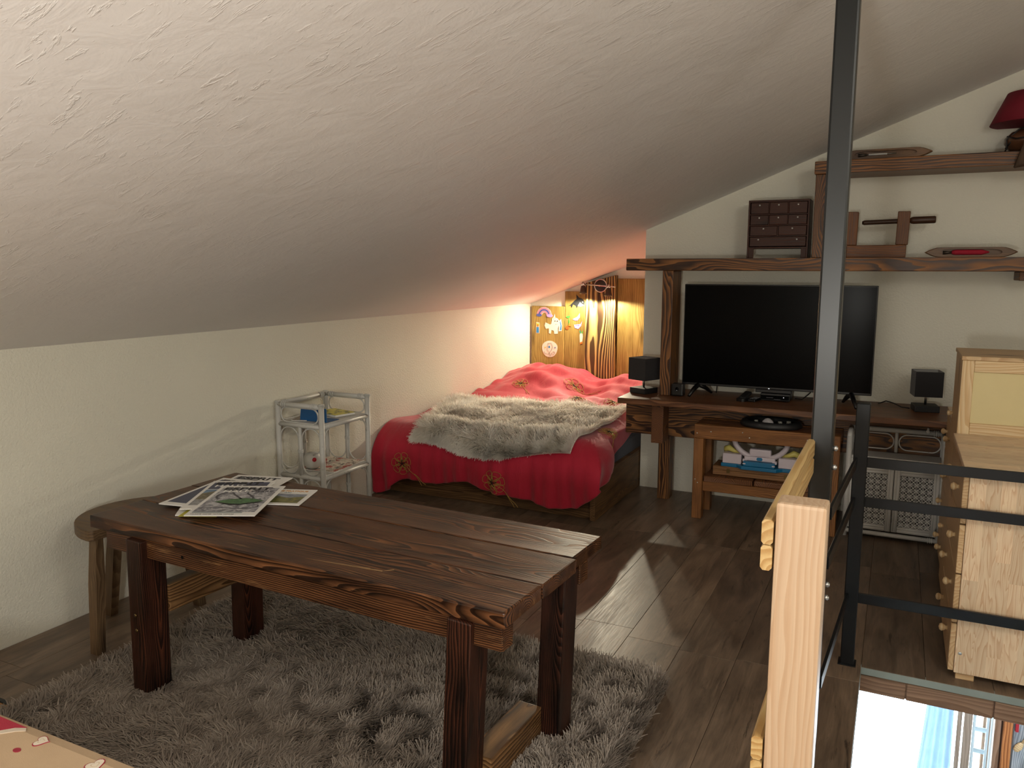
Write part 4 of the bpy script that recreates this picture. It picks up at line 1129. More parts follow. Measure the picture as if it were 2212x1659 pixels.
for i in range(3):
    for j in range(4):
        b = MB()
        if key is None:
            b.span((-.005, -.005, 0), (.005, .005, .0025), .001); key = b.build('key', M['key'], rc, (-.014+.014*i, -.03+.022*j, .016))
        else:
            c = key.copy(); COL.objects.link(c); c.parent = rc; c.location = (-.014+.014*i, -.03+.022*j, .016)
cs = thing('cube_speaker', 'small black cube speaker beside the shelf pillar', 'speaker', (-1.232, 4.955, .7105))
b = MB(); b.span((-.037, -.037, 0), (.037, .037, .078), .008); b.build('case', M['black_plastic'], cs)
b = MB(); b.lathe([(.0, .002), (.008, .002), (.011, 0)], 16); b.build('lens', M['screen'], cs, (0, -.037, .046), (PI/2, 0, 0))
b = MB(); b.lathe([(.0, .001), (.002, 0)], 8); b.build('light', M['led'], cs, (0, -.0385, .038), (PI/2, 0, 0))

def cube_lamp(label, x, y, rz, sz=.142):
    g = thing('table_lamp', label, 'lamp', (x, y, .7105), math.radians(rz), 'black cube table lamps')
    b = MB(); b.span((-.064, -.064, 0), (.064, .064, .036), .004); b.build('base', M['black_satin'], g)
    b = MB(); b.cyl((0, 0, .036), (0, 0, .12), .0065, seg=12); b.build('stem', M['chrome'], g)
    h = sz/2; b = MB(); t = .0025
    for (a, c) in (((-h, -h, .088), (h, -h+t, .088+sz)), ((-h, h-t, .088), (h, h, .088+sz)), ((-h, -h+t, .088), (-h+t, h-t, .088+sz)), ((h-t, -h+t, .088), (h, h-t, .088+sz))): b.span(a, c)
    b.build('lamp_shade', M['shade'], g)
    b = MB(); h -= t+.0003; t = .0006
    for (a, c) in (((-h, -h, .09), (h, -h+t, .086+sz)), ((-h, h-t, .09), (h, h, .086+sz)), ((-h, -h+t, .09), (-h+t, h-t, .086+sz)), ((h-t, -h+t, .09), (h, h-t, .086+sz))): b.span(a, c)
    b.build('shade_lining', M['white_inside'], g)
    b = MB(); b.cyl((0, 0, .10), (0, 0, .145), .018, seg=12); b.tube([(-h, 0, .13), (h, 0, .13)], .0015, 5); b.tube([(0, -h, .13), (0, h, .13)], .0015, 5); b.build('bulb_holder', M['black_satin'], g)
    b = MB(); b.lathe([(.0, .065), (.018, .055), (.025, .035), (.02, .012), (.012, 0)], 16, (0, 0, .145)); b.build('bulb', M['cream_gloss'], g)
    return g
cube_lamp('black cube lamp at the left end of the TV bench', -1.462, 4.965, -24.6)
cube_lamp('black cube lamp at the right end of the TV bench by the pine chest', .168, 5.03, 9)
b = MB(); b.tube([(.09, 5.06, .7145), (.05, 5.07, .716), (.005, 5.08, .735), (-.035, 5.10, .742), (-.06, 5.13, .725), (-.075, 5.17, .7145)], .0035, 6)
tag(b.build('lamp_cable', M['wire']), 'black cable curling from the right cube lamp', 'cable')
b = MB(); b.tube([(-1.03, 5.10, .79), (-1.025, 5.13, .76), (-1.03, 5.14, .7145)], .003, 6)
tag(b.build('aerial_cable', M['wire']), 'black cable dropping behind the left foot of the television', 'cable')
b = MB(); b.tube([(-.44, 5.08, .80), (-.455, 5.09, .76), (-.50, 5.11, .716), (-.545, 5.13, .714)], .003, 6)
tag(b.build('power_cable', M['wire']), 'black cable leading to the right side of the set-top box', 'cable')
cb = thing('cable_tangle', 'loose black cables on the wall behind the small side table', 'cable', (-1.15, 5.23, .43))
for i in range(3):
    b = MB(); b.tube([(-.10+.02*i, .0, .06-.05*i), (-.03, -.012*i, .10-.03*i), (.02, .01, .06), (.0, -.01, .02), (.07, .0, .03-.03*i), (.25, .0, .0-.02*i)], .004, 6); b.build('cable', M['wire'], cb)

# ------------------------------------------------------------------ things on the wall shelf
SZ = 1.5725
dc = thing('drawer_cabinet', 'small dark wooden cabinet of nine drawers on the lower wall shelf', 'cabinet', (-.680, 5.09, SZ))
w2, H_ = .174, .342
m = M['smallcab']
pspan('side', (-w2, -.085, 0), (-w2+.010, .085, H_), m, dc, 'z', .001); pspan('side', (w2-.010, -.085, 0), (w2, .085, H_), m, dc, 'z', .001)
pspan('top', (-w2+.010, -.085, H_-.009), (w2-.010, .085, H_), m, dc, 'x', .001)
pspan('bottom', (-w2+.010, -.083, .058), (w2-.010, .085, .066), m, dc, 'x', .001)
pspan('back', (-w2+.010, .078, .066), (w2-.010, .084, H_-.009), m, dc, 'x', .0005)
for sx in (-1, 1): pspan('foot', (sx*(w2-.010), -.082, 0), (sx*(w2-.038), -.070, .058), m, dc, 'z', .001)
rows = [(.070, .126, [(-1, 1, (-.68, .68))]), (.134, .190, [(-1, -.02, None), (.02, 1, None)]), (.198, .254, [(-1, -.355, None), (-.325, .325, None), (.355, 1, None)]), (.262, .328, [(-1, -.355, None), (-.325, .325, None), (.355, 1, None)])]
iw = w2-.013
for z0, z1, ds in rows:
    pspan('divider', (-w2+.010, -.083, z1+.0012), (w2-.010, .07, z1+.0068), m, dc, 'x', .0005)
    for xa, xb, kn in ds:
        d_ = pspan('drawer', (xa*iw+.001, -.080, z0+.0005), (xb*iw-.001, .05, z1-.0005), m, dc, 'x', .0015)
        for kx in (kn if kn else ((xa+xb)/2,)):
            b = MB(); b.lathe([(.0, .010), (.0052, .007), (.0038, .003), (.003, 0)], 10)
            kb = b.build('knob', M['cream_gloss'], d_)
            wp = Vector((kx*iw, -.080, z1-.016))-d_.location
            kb.location = d_.rotation_euler.to_matrix().inverted() @ wp; kb.rotation_euler = (PI/2, 0, 0)
    if len(ds) > 1:
        for (xa, xb, _), (xc, xd, _) in zip(ds, ds[1:]): pspan('divider', (xb*iw+.0005, -.083, z0-.001), (xc*iw-.0005, .05, z1+.001), m, dc, 'z', .0005)

cl = thing('wooden_clamp', 'old wooden screw clamp standing on the lower wall shelf', 'clamp', (-.14, 5.07, SZ))
m = M['clamp']
pspan('base_bar', (-.158, -.03, 0), (.153, .03, .072), m, cl, 'x', .003)
pspan('jaw', (-.166, -.026, .0725), (-.105, .026, .262), m, cl, 'z', .003, tilt=(0, .02, 0))
pspan('jaw', (.098, -.026, .0725), (.162, .026, .258), m, cl, 'z', .003, tilt=(0, .02, 0))
b = MB(); pts = []; rr = []
x = -.076
while x < .10: pts += [(x, 0, .2+.028*(x+.076)), (x+.0022, 0, .2+.028*(x+.076))]; rr += [.0118, .0155]; x += .0046
b.tube([(-.084, 0, .2)]+pts, [.009]+rr, 10); b.tube([(.09, 0, .2045), (.17, 0, .207)], .012, 10); b.build('screw_thread', M['darkturned'], cl)
b = MB(); b.tube([(.162, 0, .207), (.170, 0, .2072), (.180, 0, .2075), (.285, 0, .2095), (.292, 0, .2096)], [.012, .018, .0205, .0205, .017], 12); b.build('handle', M['darkturned'], cl)

def shuttle(label, x, y, z, L, thread):
    g = thing('weaving_shuttle', label, 'shuttle', (x, y, z), 0, 'weaving shuttles')
    h, d = .054, .036
    # boat-shaped block with a long hollow facing the room: a pierced front and a solid back
    m_ = 48; outer = []; inner = []
    def half(t): t = abs(t); return 1.0 if t < .66 else max(.0, 1-((t-.66)/.34)**1.7)
    for q in range(m_):
        a = 2*PI*(q+.5)/m_; t = math.cos(a); sg = 1 if math.sin(a) > 0 else -1
        tt = math.copysign(abs(t)**.75, t); tt = max(-.995, min(.995, tt*1.0))
        outer.append((tt*L/2, h/2+sg*h/2*half(tt)))
        ex = max(-1, min(1, tt*1.0)); inner.append((ex*L*.335, h/2+sg*.0165*(1-abs(ex)**6)**.5))
    b = MB()
    def ring(y, k): return [(p[0]*k+0, y, h/2+(p[1]-h/2)*k) for p in outer]
    yf, ym, yb = -d/2, .004, d/2
    rings = [[(x, yb, z) for x, _, z in ring(yb, .93)], ring(d/2-.006, 1.0), ring(-d/2+.005, 1.0), [(x, yf, z) for x, _, z in ring(yf, .955)], [(x, yf, z) for x, z in inner], [(x, ym, z) for x, z in inner]]
    vs = [p for r_ in rings for p in r_]; fs = [tuple(range(m_))]
    for r_ in range(5):
        for q in range(m_): fs.append((r_*m_+q, r_*m_+(q+1) % m_, (r_+1)*m_+(q+1) % m_, (r_+1)*m_+q))
    fs.append(tuple(5*m_+q for q in range(m_)))
    b.add(vs, fs); b.build('body', M['shuttlew'], g)
    b = MB(); b.tube([(-L*.29, -.004, h/2-.002), (L*.12, -.004, h/2)], .0035, 8); b.build('spindle', M['chrome'] if not thread else M['spot_metal'], g)
    b = MB(); b.tube([(-L*.295, -.004, h/2-.002), (-L*.20, -.004, h/2)], [.010, .007], 10); b.build('hinge', M['spot_metal'], g)
    if thread:
        b = MB(); b.tube([(-L*.20, -.006, h/2), (-L*.16, -.006, h/2), (L*.12, -.006, h/2), (L*.20, -.006, h/2)], [.010, .0145, .0145, .004], 12); b.build('yarn', M['redthread'], g)
    else:
        b = MB(); b.tube([(-L*.18, -.004, h/2), (L*.02, -.004, h/2)], [.0055, .0045], 8); b.build('spindle_sleeve', M['cream_gloss'], g)
    return g
shuttle('wooden weaving shuttle with red yarn on the lower wall shelf', .325, 4.985, SZ, .44, True)
shuttle('empty wooden weaving shuttle on the upper wall beam', -.125, 5.00, 2.1165, .47, False)

rl = thing('red_lamp', 'clay lamp with a red shade at the right end of the upper beam', 'lamp', (.575, 5.128, 2.1165))
b = MB(); b.lathe([(.0, 0), (.075, 0), (.10, .02), (.125, .06), (.125, .085), (.095, .115), (.04, .135), (.0, .138)], 32); b.build('base', M['clay'], rl)
b = MB(); b.cyl((0, 0, .135), (0, 0, .175), .024, seg=14); b.build('bulb_holder', M['black_plastic'], rl)
b = MB(); b.lathe([(.198, .158), (.200, .158), (.128, .318), (.126, .318)], 40); b.build('lamp_shade', M['redshade'], rl)
b = MB(); b.tube([(-.01, -.02, .15), (-.07, -.075, .12), (-.118, -.05, .075), (-.115, -.06, .03), (-.125, -.03, .004)], .004, 6); b.tube([(-.02, -.03, .14), (-.10, -.07, .06), (-.12, -.045, .03)], .004, 6); b.tube([(-.117, -.055, .09), (-.08, -.11, .07), (0, -.132, .078)], .004, 6); b.build('cable', M['wire'], rl)
M['leather'] = plain('brown_felted_leather', '#54402f', .8, var=.15, bump=.4, bscale=60)
b = MB(); vs = []; fs = []; n_, m_ = 12, 10
for j in range(m_+1):
    t = j/m_
    for i in range(n_+1):
        s_ = i/n_
        y = 4.992-.07*min(t/.35, 1)-.012*math.sin(t*3)-(.010 if t > .3 else 0); z = 2.150+.03*math.sin(min(t/.35, 1)*PI*.5)*(1-t) if t < .35 else 2.150-(t-.35)*.19
        vs.append((.505+.26*s_-.02*t*(1-s_)+.03*(1-t)*(1-s_), y-.006*math.sin(s_*9+t*3), z+.008*math.sin(s_*6)))
for j in range(m_):
    for i in range(n_): a = j*(n_+1)+i; fs.append((a, a+1, a+n_+2, a+n_+1))
b.add(vs, fs, True); o = b.build('leather_pouch', M['leather'], fix=False)
md = o.modifiers.new('thick', 'SOLIDIFY'); md.thickness = .02; md.offset = 0
tag(o, 'brown pouch hanging over the upper beam in front of the red lamp', 'pouch')

# ------------------------------------------------------------------ small reclaimed-wood table under the bench
ns = thing('side_table', 'small reclaimed-wood table with a lower shelf before the TV bench', 'table', (-.655, 4.87, 0)); S_ = rel(ns); m = M['sidetable']
X0, X1, Y0, Y1 = -1.064, -.247, 4.700, 5.010
Y1 = 4.962
S_('front_rail', (X0, Y0, .500), (X1, Y0+.045, .583), m, bevel=.003, uneven=.0012)
S_('back_rail', (X0, Y1-.04, .500), (X1, Y1, .583), m, bevel=.003)
for ya, yb in ((Y0+.046, Y0+.115), (Y0+.117, Y1-.041)): S_('top_board', (X0, ya, .545), (X1, yb, .581), M['console_top'], bevel=.002)
for x in (X0+.045, X1-.085): S_('end_rail', (x, Y0+.046, .500), (x+.04, Y1-.041, .544), m, 'y', bevel=.002)
for (x, y) in ((X0, Y0), (X1-.058, Y0), (X0+.01, Y1-.062), (X1-.068, Y1-.062)): S_('leg', (x, y, 0), (x+.058, y+.060, .499), m, 'z', bevel=.003, uneven=.001)
S_('shelf_rail', (X0+.059, Y0+.012, .175), (X1-.059, Y0+.05, .234), m, bevel=.002)
S_('shelf_rail', (X0+.069, Y1-.05, .175), (X1-.069, Y1-.012, .234), m, bevel=.002)
xs_ = [X0+.06, X0+.355, X0+.62, X1-.06]
for i in range(3): S_('shelf_board', (xs_[i]+.004, Y0+.010+.004*i, .2345), (xs_[i+1]-.005, Y1-.01, .268), M['console_light'], 'y', bevel=.006, uneven=.003)
for (x, z) in ((X0+.018, .53), (X0+.10, .545), (-.78, .556), (-.74, .528), (-.42, .545), (-.40, .525), (X0+.015, .245), (X0+.03, .225)):
    b = MB(); b.lathe([(.0, .0012), (.0035, .001), (.004, 0)], 8); b.build('screw', M['bolt'], ns, (x+.655, Y0-.0005-4.87, z), (PI/2, 0, 0))

# black round dice game on it
dg_ = thing('dice_tray', 'round black game tray with a clear dome on the small side table', 'game', (-.640, 4.835, .5835)); dg_.scale = (1, .74, 1)
b = MB(); prof = [(.0, .004), (.125, .004), (.128, .010), (.132, .026), (.140, .036), (.152, .040), (.166, .035), (.178, .018), (.176, .004), (.165, 0), (.0, 0)]
b.lathe(prof[::-1], 48); b.build('rim', M['black_satin'], dg_)
b = MB(); b.lathe([(.0, .0115), (.122, .0115), (.124, .006)], 40); M['greyfelt'] = plain('grey_board', '#a49c9c', .6); b.build('playing_board', M['greyfelt'], dg_)
b = MB(); b.lathe([(.0, .058), (.014, .055), (.030, .040), (.037, .022), (.042, .0118)], 28, (-.012, -.075, 0)); b.build('dome', M['glass_dome'], dg_)
M['dice'] = plain('white_dice', '#dcdcd0', .4)
for i, (dx_, dy_, w_) in enumerate(((-.085, -.01, 'left of the dome'), (.05, .0, 'just right of the dome'), (.095, .045, 'third from the left'), (.150*.85, -.05, 'second from the right'), (.118, -.075, 'rightmost'))):
    d = thing('die', 'white die in the black game tray, '+w_, 'die', (-.640+dx_, 4.835+dy_*.74, .5955), .5*i, 'dice in the game tray')
    b = MB(); b.span((-.010, -.010, 0), (.010, .010, .020), .002); b.build('cube', M['dice'], d)
    b = MB()
    for (u, v) in ((-.005, .005), (.005, .005), (0, .010), (-.005, .015), (.005, .015)):
        for q in range(4):
            ca_, sa_ = math.cos(q*PI/2), math.sin(q*PI/2)
            b.box((ca_*u+sa_*.0101, sa_*u-ca_*.0101, v), (.0035 if q % 2 == 0 else .0006, .0006 if q % 2 == 0 else .0035, .0035))
    b.build('pips', M['ink'], d)

bx = thing('wooden_case', 'flat wooden case with a metal clasp on the lower shelf of the side table', 'box', (-.700, 4.85, .2715))
pspan('lid', (-.258, -.085, .030), (.258, .075, .056), M['boxwood'], bx, 'x', .002); pspan('body', (-.258, -.085, 0), (.258, .075, .0295), M['boxwood'], bx, 'x', .002)
for x in (-.165, .165):
    b = MB(); b.span((x-.009, -.0885, .016), (x+.009, -.0855, .042), .001); b.span((x-.005, -.0915, .024), (x+.005, -.0885, .036), .001); b.build('clasp', M['brass'], bx)

ty = thing('toy_carrier', 'blue and lilac-white plastic carry toy on top of the wooden case', 'toy', (-.685, 4.835, .3282))
b = MB(); pts = [(-.225, -.075), (-.13, -.078), (-.10, -.112), (.10, -.112), (.13, -.078), (.225, -.075), (.225, .06), (-.225, .06)]
b.prism(pts, .0, .022, 'xy'); b.prism([(-.09, -.108), (.09, -.108), (.085, .02), (-.085, .02)], .0225, .052, 'xy'); o = b.build('tray', M['blue'], ty)
md = o.modifiers.new('bev', 'BEVEL'); md.width = .004; md.segments = 2; md.limit_method = 'ANGLE'
for s in (-1, 1):
    b = MB(); b.span((s*.106, -.076, .0225), (s*.216, .03, .082), .003); b.build('side_box', M['lilac'], ty)
    b = MB(); b.tube([(s*.212, .0, .083), (s*.205, -.02, .100), (s*.185, -.03, .108), (s*.155, -.035, .094), (s*.12, -.03, .086)], [.012, .018, .02, .012, .008], 10); b.build('yellow_piece', M['yellowp'], ty)
    b = MB(); b.span((s*.075, -.1105, .034), (s*.092, -.1085, .041), .001); b.build('latch', M['lilac'], ty)
b = MB()
arcp = []
for t in np.linspace(-1, 1, 21):
    arcp.append((.155*math.sin(t*1.75) if abs(t) < 2 else 0, -.055, .182-.118*math.cos(t*1.75)))
b.tube(arcp, .016, 10); b.build('handle', M['lilac'], ty)
b = MB(); b.span((-.088, -.082, .0525), (.088, -.045, .078), .006); b.span((-.098, -.082, .042), (-.072, -.06, .060), .002); b.span((.072, -.082, .042), (.098, -.06, .060), .002); b.build('front_plate', M['lilac'], ty)
b = MB(); b.span((-.062, -.070, .078), (.062, -.03, .122), .010); b.build('lid', M['lilac'], ty)
b = MB(); b.prism(stadium(0, .066, .017, .010, .0095, 8), -.0835, -.0815, 'xz'); b.build('button', M['blue'], ty)

# ------------------------------------------------------------------ white rattan cupboard
wc = thing('rattan_cupboard', 'low white rattan cupboard with two caned doors under the bench end', 'cupboard', (.035, 4.868, 0))
hx, hy = .238, .088; RR = .0155
for sx in (-1, 1):
    for sy in (-1, 1):
        b = MB(); b.tube([(sx*hx, sy*hy, 0), (sx*hx, sy*hy, .592 if sy > 0 else .575)], RR, 10); b.build('post', M['rattan'], wc)
def wrail(p, q, r=.012):
    b = MB(); b.tube([p, q], r, 8)
    p, q = Vector(p), Vector(q); d = (q-p).normalized(); u = d.orthogonal().normalized(); w = d.cross(u)
    for t in (.03, .04, .05):
        for e in (p+d*t, q-d*t): b.tube([e+(u*math.cos(a)+w*math.sin(a))*(r+.001) for a in np.linspace(0, 2*PI, 10, endpoint=False)], .0028, 5, True)
    b.build('rail', M['rattan'], wc)
wrail((-hx, hy, .597), (hx, hy, .597), .0145)
for sx in (-1, 1):
    b = MB(); b.tube([(sx*hx, -hy, .57), (sx*hx, -hy+.02, .592), (sx*hx, -hy+.05, .600), (sx*hx, hy, .597)], .0145, 8); b.build('side_rail', M['rattan'], wc)
    wrail((sx*hx, -hy, .038), (sx*hx, hy, .038)); wrail((sx*hx, -hy, .438), (sx*hx, hy, .438))
    b = MB(); b.tube([(sx*hx, p[0], p[1]) for p in stadium(0, .528, hy-.022, .045, .044, 8)], .004, 6, True); b.build('cane_loop', M['rattan'], wc)
    b = MB(); b.tube([(sx*(hx-.05), hy, p) if False else (sx*hx/2+p[0], hy, p[1]) for p in stadium(0, .530, hx/2-.014, .045, .044, 8)], .004, 6, True); b.build('cane_loop', M['rattan'], wc)
    b = MB(); b.span((sx*(hx-.004), -hy+.014, .05), (sx*(hx+.004), hy-.014, .43), .001); b.build('side_panel', M['rattan'], wc)
b = MB(); b.tube([(0, hy, .47), (0, hy, .59)], .010, 8); b.build('spindle', M['rattan'], wc)
b = MB(); b.span((-hx+.012, -hy+.004, .452), (hx-.012, hy-.01, .468), .002); b.build('top_board', M['rattan'], wc)
b = MB(); b.span((-hx+.014, -hy-.004, .418), (hx-.014, -hy+.012, .452), .004); b.build('front_band', M['rattan'], wc)
wrail((-hx, -hy, .030), (hx, -hy, .030), .013)
b = MB(); b.span((-hx+.012, -hy+.03, .045), (hx-.012, hy-.01, .055), .002); b.build('floor_board', M['rattan'], wc)
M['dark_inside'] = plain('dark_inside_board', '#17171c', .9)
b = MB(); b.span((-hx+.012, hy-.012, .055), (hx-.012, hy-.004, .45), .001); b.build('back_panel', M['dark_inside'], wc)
for s in (-1, 1):
    xc = s*.1135; dw, z0, z1 = .1125, .052, .412; y = -hy-.002
    d_ = bpy.data.objects.new('door', None); link(d_, wc, (xc, y, 0))
    b = MB(); q = .031
    for (x0, x1, za, zb) in ((-dw, -dw+q, z0, z1), (dw-q, dw, z0, z1), (-dw+q, dw-q, z0, z0+q), (-dw+q, dw-q, z1-q, z1)): b.span((x0, -.008, za), (x1, .008, zb), .004)
    for e in (-dw+.008, -dw+.024, dw-.024, dw-.008): b.tube([(e, -.006, z0+.004), (e, -.006, z1-.004)], .0075, 8)
    for zz in (z0+.010, z0+.026, z1-.026, z1-.010): b.tube([(-dw+.03, -.006, zz), (dw-.03, -.006, zz)], .0075, 8)
    b.build('door_frame', M['rattan'], d_)
    b = MB(); w_ = 2*(dw-q); h_ = z1-z0-2*q; p = .033; nx_ = int(round(w_/p)); nz_ = int(round(h_/p)); px__, pz__ = w_/nx_, h_/nz_
    xL, zL = -dw+q, z0+q; tk = .0016
    for i in range(nx_): 
        for o_ in (.40, .60): b.box((xL+px__*(i+o_)*1.0, 0, (z0+z1)/2), (.0034, tk, h_))
    for j in range(nz_):
        for o_ in (.40, .60): b.box((0, -.001, zL+pz__*(j+o_)), (w_, tk, .0034))
    def clipline(x, z, dx_, dz_):
        pts = []
        for t0 in (((xL-x)/dx_), ((xL+w_-x)/dx_)): pts.append(t0)
        tz = sorted(((zL-z)/dz_, (zL+h_-z)/dz_)); tx = sorted(pts); a_, b_ = max(tx[0], tz[0]), min(tx[1], tz[1])
        return (a_, b_) if b_-a_ > .004 else None
    for sg in (1, -1):
        for kq in range(-nz_-1, nx_+nz_+2):
            x = xL+px__*kq; z = zL if sg > 0 else zL+h_
            r_ = clipline(x, z, px__, sg*pz__)
            if r_:
                a_, b_ = r_; A0 = (x+px__*a_, z+sg*pz__*a_); A1 = (x+px__*b_, z+sg*pz__*b_)
                ln = math.hypot(A1[0]-A0[0], A1[1]-A0[1]); an_ = math.atan2(A1[1]-A0[1], A1[0]-A0[0])
                b.box(((A0[0]+A1[0])/2, -.002*sg-.001, (A0[1]+A1[1])/2), (ln, tk, .0046), rot=(0, -an_, 0))
    tag(b.build('cane_mesh', M['rattan'], d_), kind='stuff')
    b = MB(); b.tube([(-s*(dw-.02), -.016, .22), (-s*(dw-.02), -.016, .25)], .007, 8); b.build('handle', M['rattan'], d_)
b = MB(); b.lathe([(.0, .004), (.010, .004), (.012, 0), (.006, -.002)], 12); b.tube([(0, .01, .001), (0, .022, .001)], .006, 8)
b.build('hanging_eye', M['cream_gloss'], wc, (.155, hy-.016, .606), (PI/2, 0, 0))

# ------------------------------------------------------------------ pine chests on the right
def pine_glued():
    k = NT('finger_jointed_pine')
    tc = k.n('TexCoord').outputs['Object']; sx = k.n('SeparateXYZ'); k.set(sx, 0, tc)
    yz = k.math('ADD', sx.outputs[1], sx.outputs[2])
    row = k.math('FLOOR', k.math('MULTIPLY', yz, 1/.047))
    wr = k.n('TexWhiteNoise', noise_dimensions='1D'); k.set(wr, 'W', row)
    col_ = k.math('FLOOR', k.math('ADD', k.math('MULTIPLY', sx.outputs[0], 1/.36), k.math('MULTIPLY', wr.outputs[0], 7.)))
    wc_ = k.n('TexWhiteNoise', noise_dimensions='2D'); k.set(wc_, 'Vector', k.n('CombineXYZ', inp={0: row, 1: col_}).outputs[0])
    so = k.n('SeparateXYZ'); k.set(so, 0, wc_.outputs['Color'])
    X = k.math('MULTIPLY_ADD', so.outputs[0], 30., sx.outputs[0]); Y = k.math('ADD', k.math('FRACT', k.math('MULTIPLY', yz, 1/.047)), k.math('MULTIPLY', so.outputs[1], 2.))
    cv = k.n('CombineXYZ', inp={0: k.math('MULTIPLY', X, 2.2), 1: k.math('MULTIPLY', Y, .9), 2: so.outputs[2]})
    n = k.noise(cv.outputs[0], 1.5, 2., .5, .6)
    s = k.math('FRACT', k.math('ADD', k.math('MULTIPLY', n, 9.), k.math('MULTIPLY', Y, 2.0)))
    g = k.ramp(s, [(0, G(0)), (.55, G(.3)), (.9, G(1)), (1, G(0))])
    c = k.mix(g, lin('#e6cfb0'), lin('#cfa986'))
    t = k.maprange(so.outputs[2], 0, 1, .84, 1.04); c = k.mix(1.0, c, k.n('CombineXYZ', inp={0: t, 1: k.math('MULTIPLY', t, .98), 2: k.math('MULTIPLY', t, .95)}).outputs[0], 'MULTIPLY')
    k.set(k.b, 'Base Color', c); k.b.inputs['Roughness'].default_value = .42
    return k.m
M['glued'] = pine_glued()
def chest(label, y0, y1, x0, x1, h, nd, side_m):
    g = thing('chest_of_drawers', label, 'chest', (x0, y0, 0)); C_ = rel(g); f = .028
    C_('side_panel', (x0+.022, y0, f), (x1, y0+.020, h-.020), side_m, 'z', bevel=.001)
    C_('side_panel', (x0+.022, y1-.020, f), (x1, y1, h-.020), side_m, 'z', bevel=.001)
    C_('top', (x0, y0-.002, h-.0195), (x1, y1+.002, h), M['glued'], 'x', bevel=.002)
    C_('base', (x0+.025, y0+.0205, f), (x1, y1-.0205, f+.018), M['pine_front'], 'x', bevel=.001)
    C_('back', (x1-.012, y0+.0205, f+.02), (x1-.002, y1-.0205, h-.021), M['pine_front'], 'z', bevel=.001)
    for xx in (x0+.03, x1-.09):
        for yy in (y0+.012, y1-.07): C_('foot', (xx, yy, 0), (xx+.06, yy+.058, f-.0005), M['pine_front'], 'x', bevel=.001)
    dh = (h-.030-f)/nd
    for i in range(nd):
        za = f+.004+dh*i; d_ = C_('drawer', (x0+.002, y0+.004, za), (x0+.021, y1-.004, za+dh-.006), M['pine_front'], 'y', bevel=.002)
        for yy in (.25, .75):
            b = MB(); b.lathe([(.0, .030), (.011, .027), (.0155, .019), (.012, .011), (.0075, .006), (.009, 0)], 16)
            kb = b.build('knob', M['pine'], d_)
            wp = Vector((x0+.002, y0+(y1-y0)*yy, za+dh*.52))-Vector((x0, y0, 0))-d_.location
            Rm = d_.rotation_euler.to_matrix().inverted(); kb.location = Rm @ wp
            kb.rotation_euler = (Rm @ Euler((0, -PI/2, 0)).to_matrix()).to_euler()
    return g
c1 = chest('pale pine chest of drawers at the right edge, nearest the camera', 3.195, 3.842, .245, 1.05, .809, 4, M['glued'])
b = MB(); b.lathe([(.0, .0005), (.005, .0015), (.0065, 0)], 12); b.build('screw', M['bolt'], c1, (.038, -.0005, .105), (PI/2, 0, 0))
chest('lower pine chest of drawers at the far end, beside the rattan cupboard', 4.275, 4.690, .262, 1.05, .795, 4, M['pine_front'])
pc = thing('pine_cabinet', 'tall pine cabinet with a framed side panel between two pine chests', 'cabinet', (.255, 3.85, 0)); P_ = rel(pc)
x0, x1, y0, y1, h = .257, 1.05, 3.850, 4.268, 1.142
P_('stile', (x0, y0, 0), (x0+.045, y0+.022, h-.018), M['pine'], 'z', bevel=.002); P_('stile', (x1-.045, y0, 0), (x1, y0+.022, h-.018), M['pine'], 'z', bevel=.002)
P_('rail', (x0+.0455, y0, h-.066), (x1-.0455, y0+.022, h-.018), M['pine'], 'x', bevel=.002); P_('rail', (x0+.0455, y0, .800), (x1-.0455, y0+.022, .856), M['pine'], 'x', bevel=.002)
P_('rail', (x0+.0455, y0, .0), (x1-.0455, y0+.022, .06), M['pine'], 'x', bevel=.002)
M['panelcard'] = plain('plain_beige_panel', '#d6c694', .55, var=.02)
P_('panel', (x0+.0455, y0+.008, .856), (x1-.0455, y0+.014, h-.066), M['panelcard'], 'x', bevel=.0003); P_('panel', (x0+.0455, y0+.008, .06), (x1-.0455, y0+.014, .80), M['panelcard'], 'x', bevel=.0003)
P_('top', (x0-.004, y0-.002, h-.0175), (x1, y1, h), M['pine_front'], 'x', bevel=.002)
P_('back_side', (x0+.021, y1-.018, 0), (x1, y1, h-.018), M['pine_front'], 'z', bevel=.002)
P_('rear', (x1-.012, y0+.023, 0), (x1-.002, y1-.019, h-.019), M['pine_front'], 'z', bevel=.001)
for za, zb in ((.02, .55), (.556, 1.118)):
    d_ = P_('door', (x0+.001, y0+.024, za), (x0+.019, y1-.003, zb), M['pine_front'], 'z', bevel=.002)
    b = MB(); b.lathe([(.0, .024), (.010, .022), (.013, .015), (.009, .008), (.007, 0)], 14); kb = b.build('knob', M['pine'], d_)
    Rm = d_.rotation_euler.to_matrix().inverted(); kb.location = Rm @ (Vector((x0+.001, y1-.05, (za+zb)/2))-Vector((.255, 3.85, 0))-d_.location); kb.rotation_euler = (Rm @ Euler((0, -PI/2, 0)).to_matrix()).to_euler()

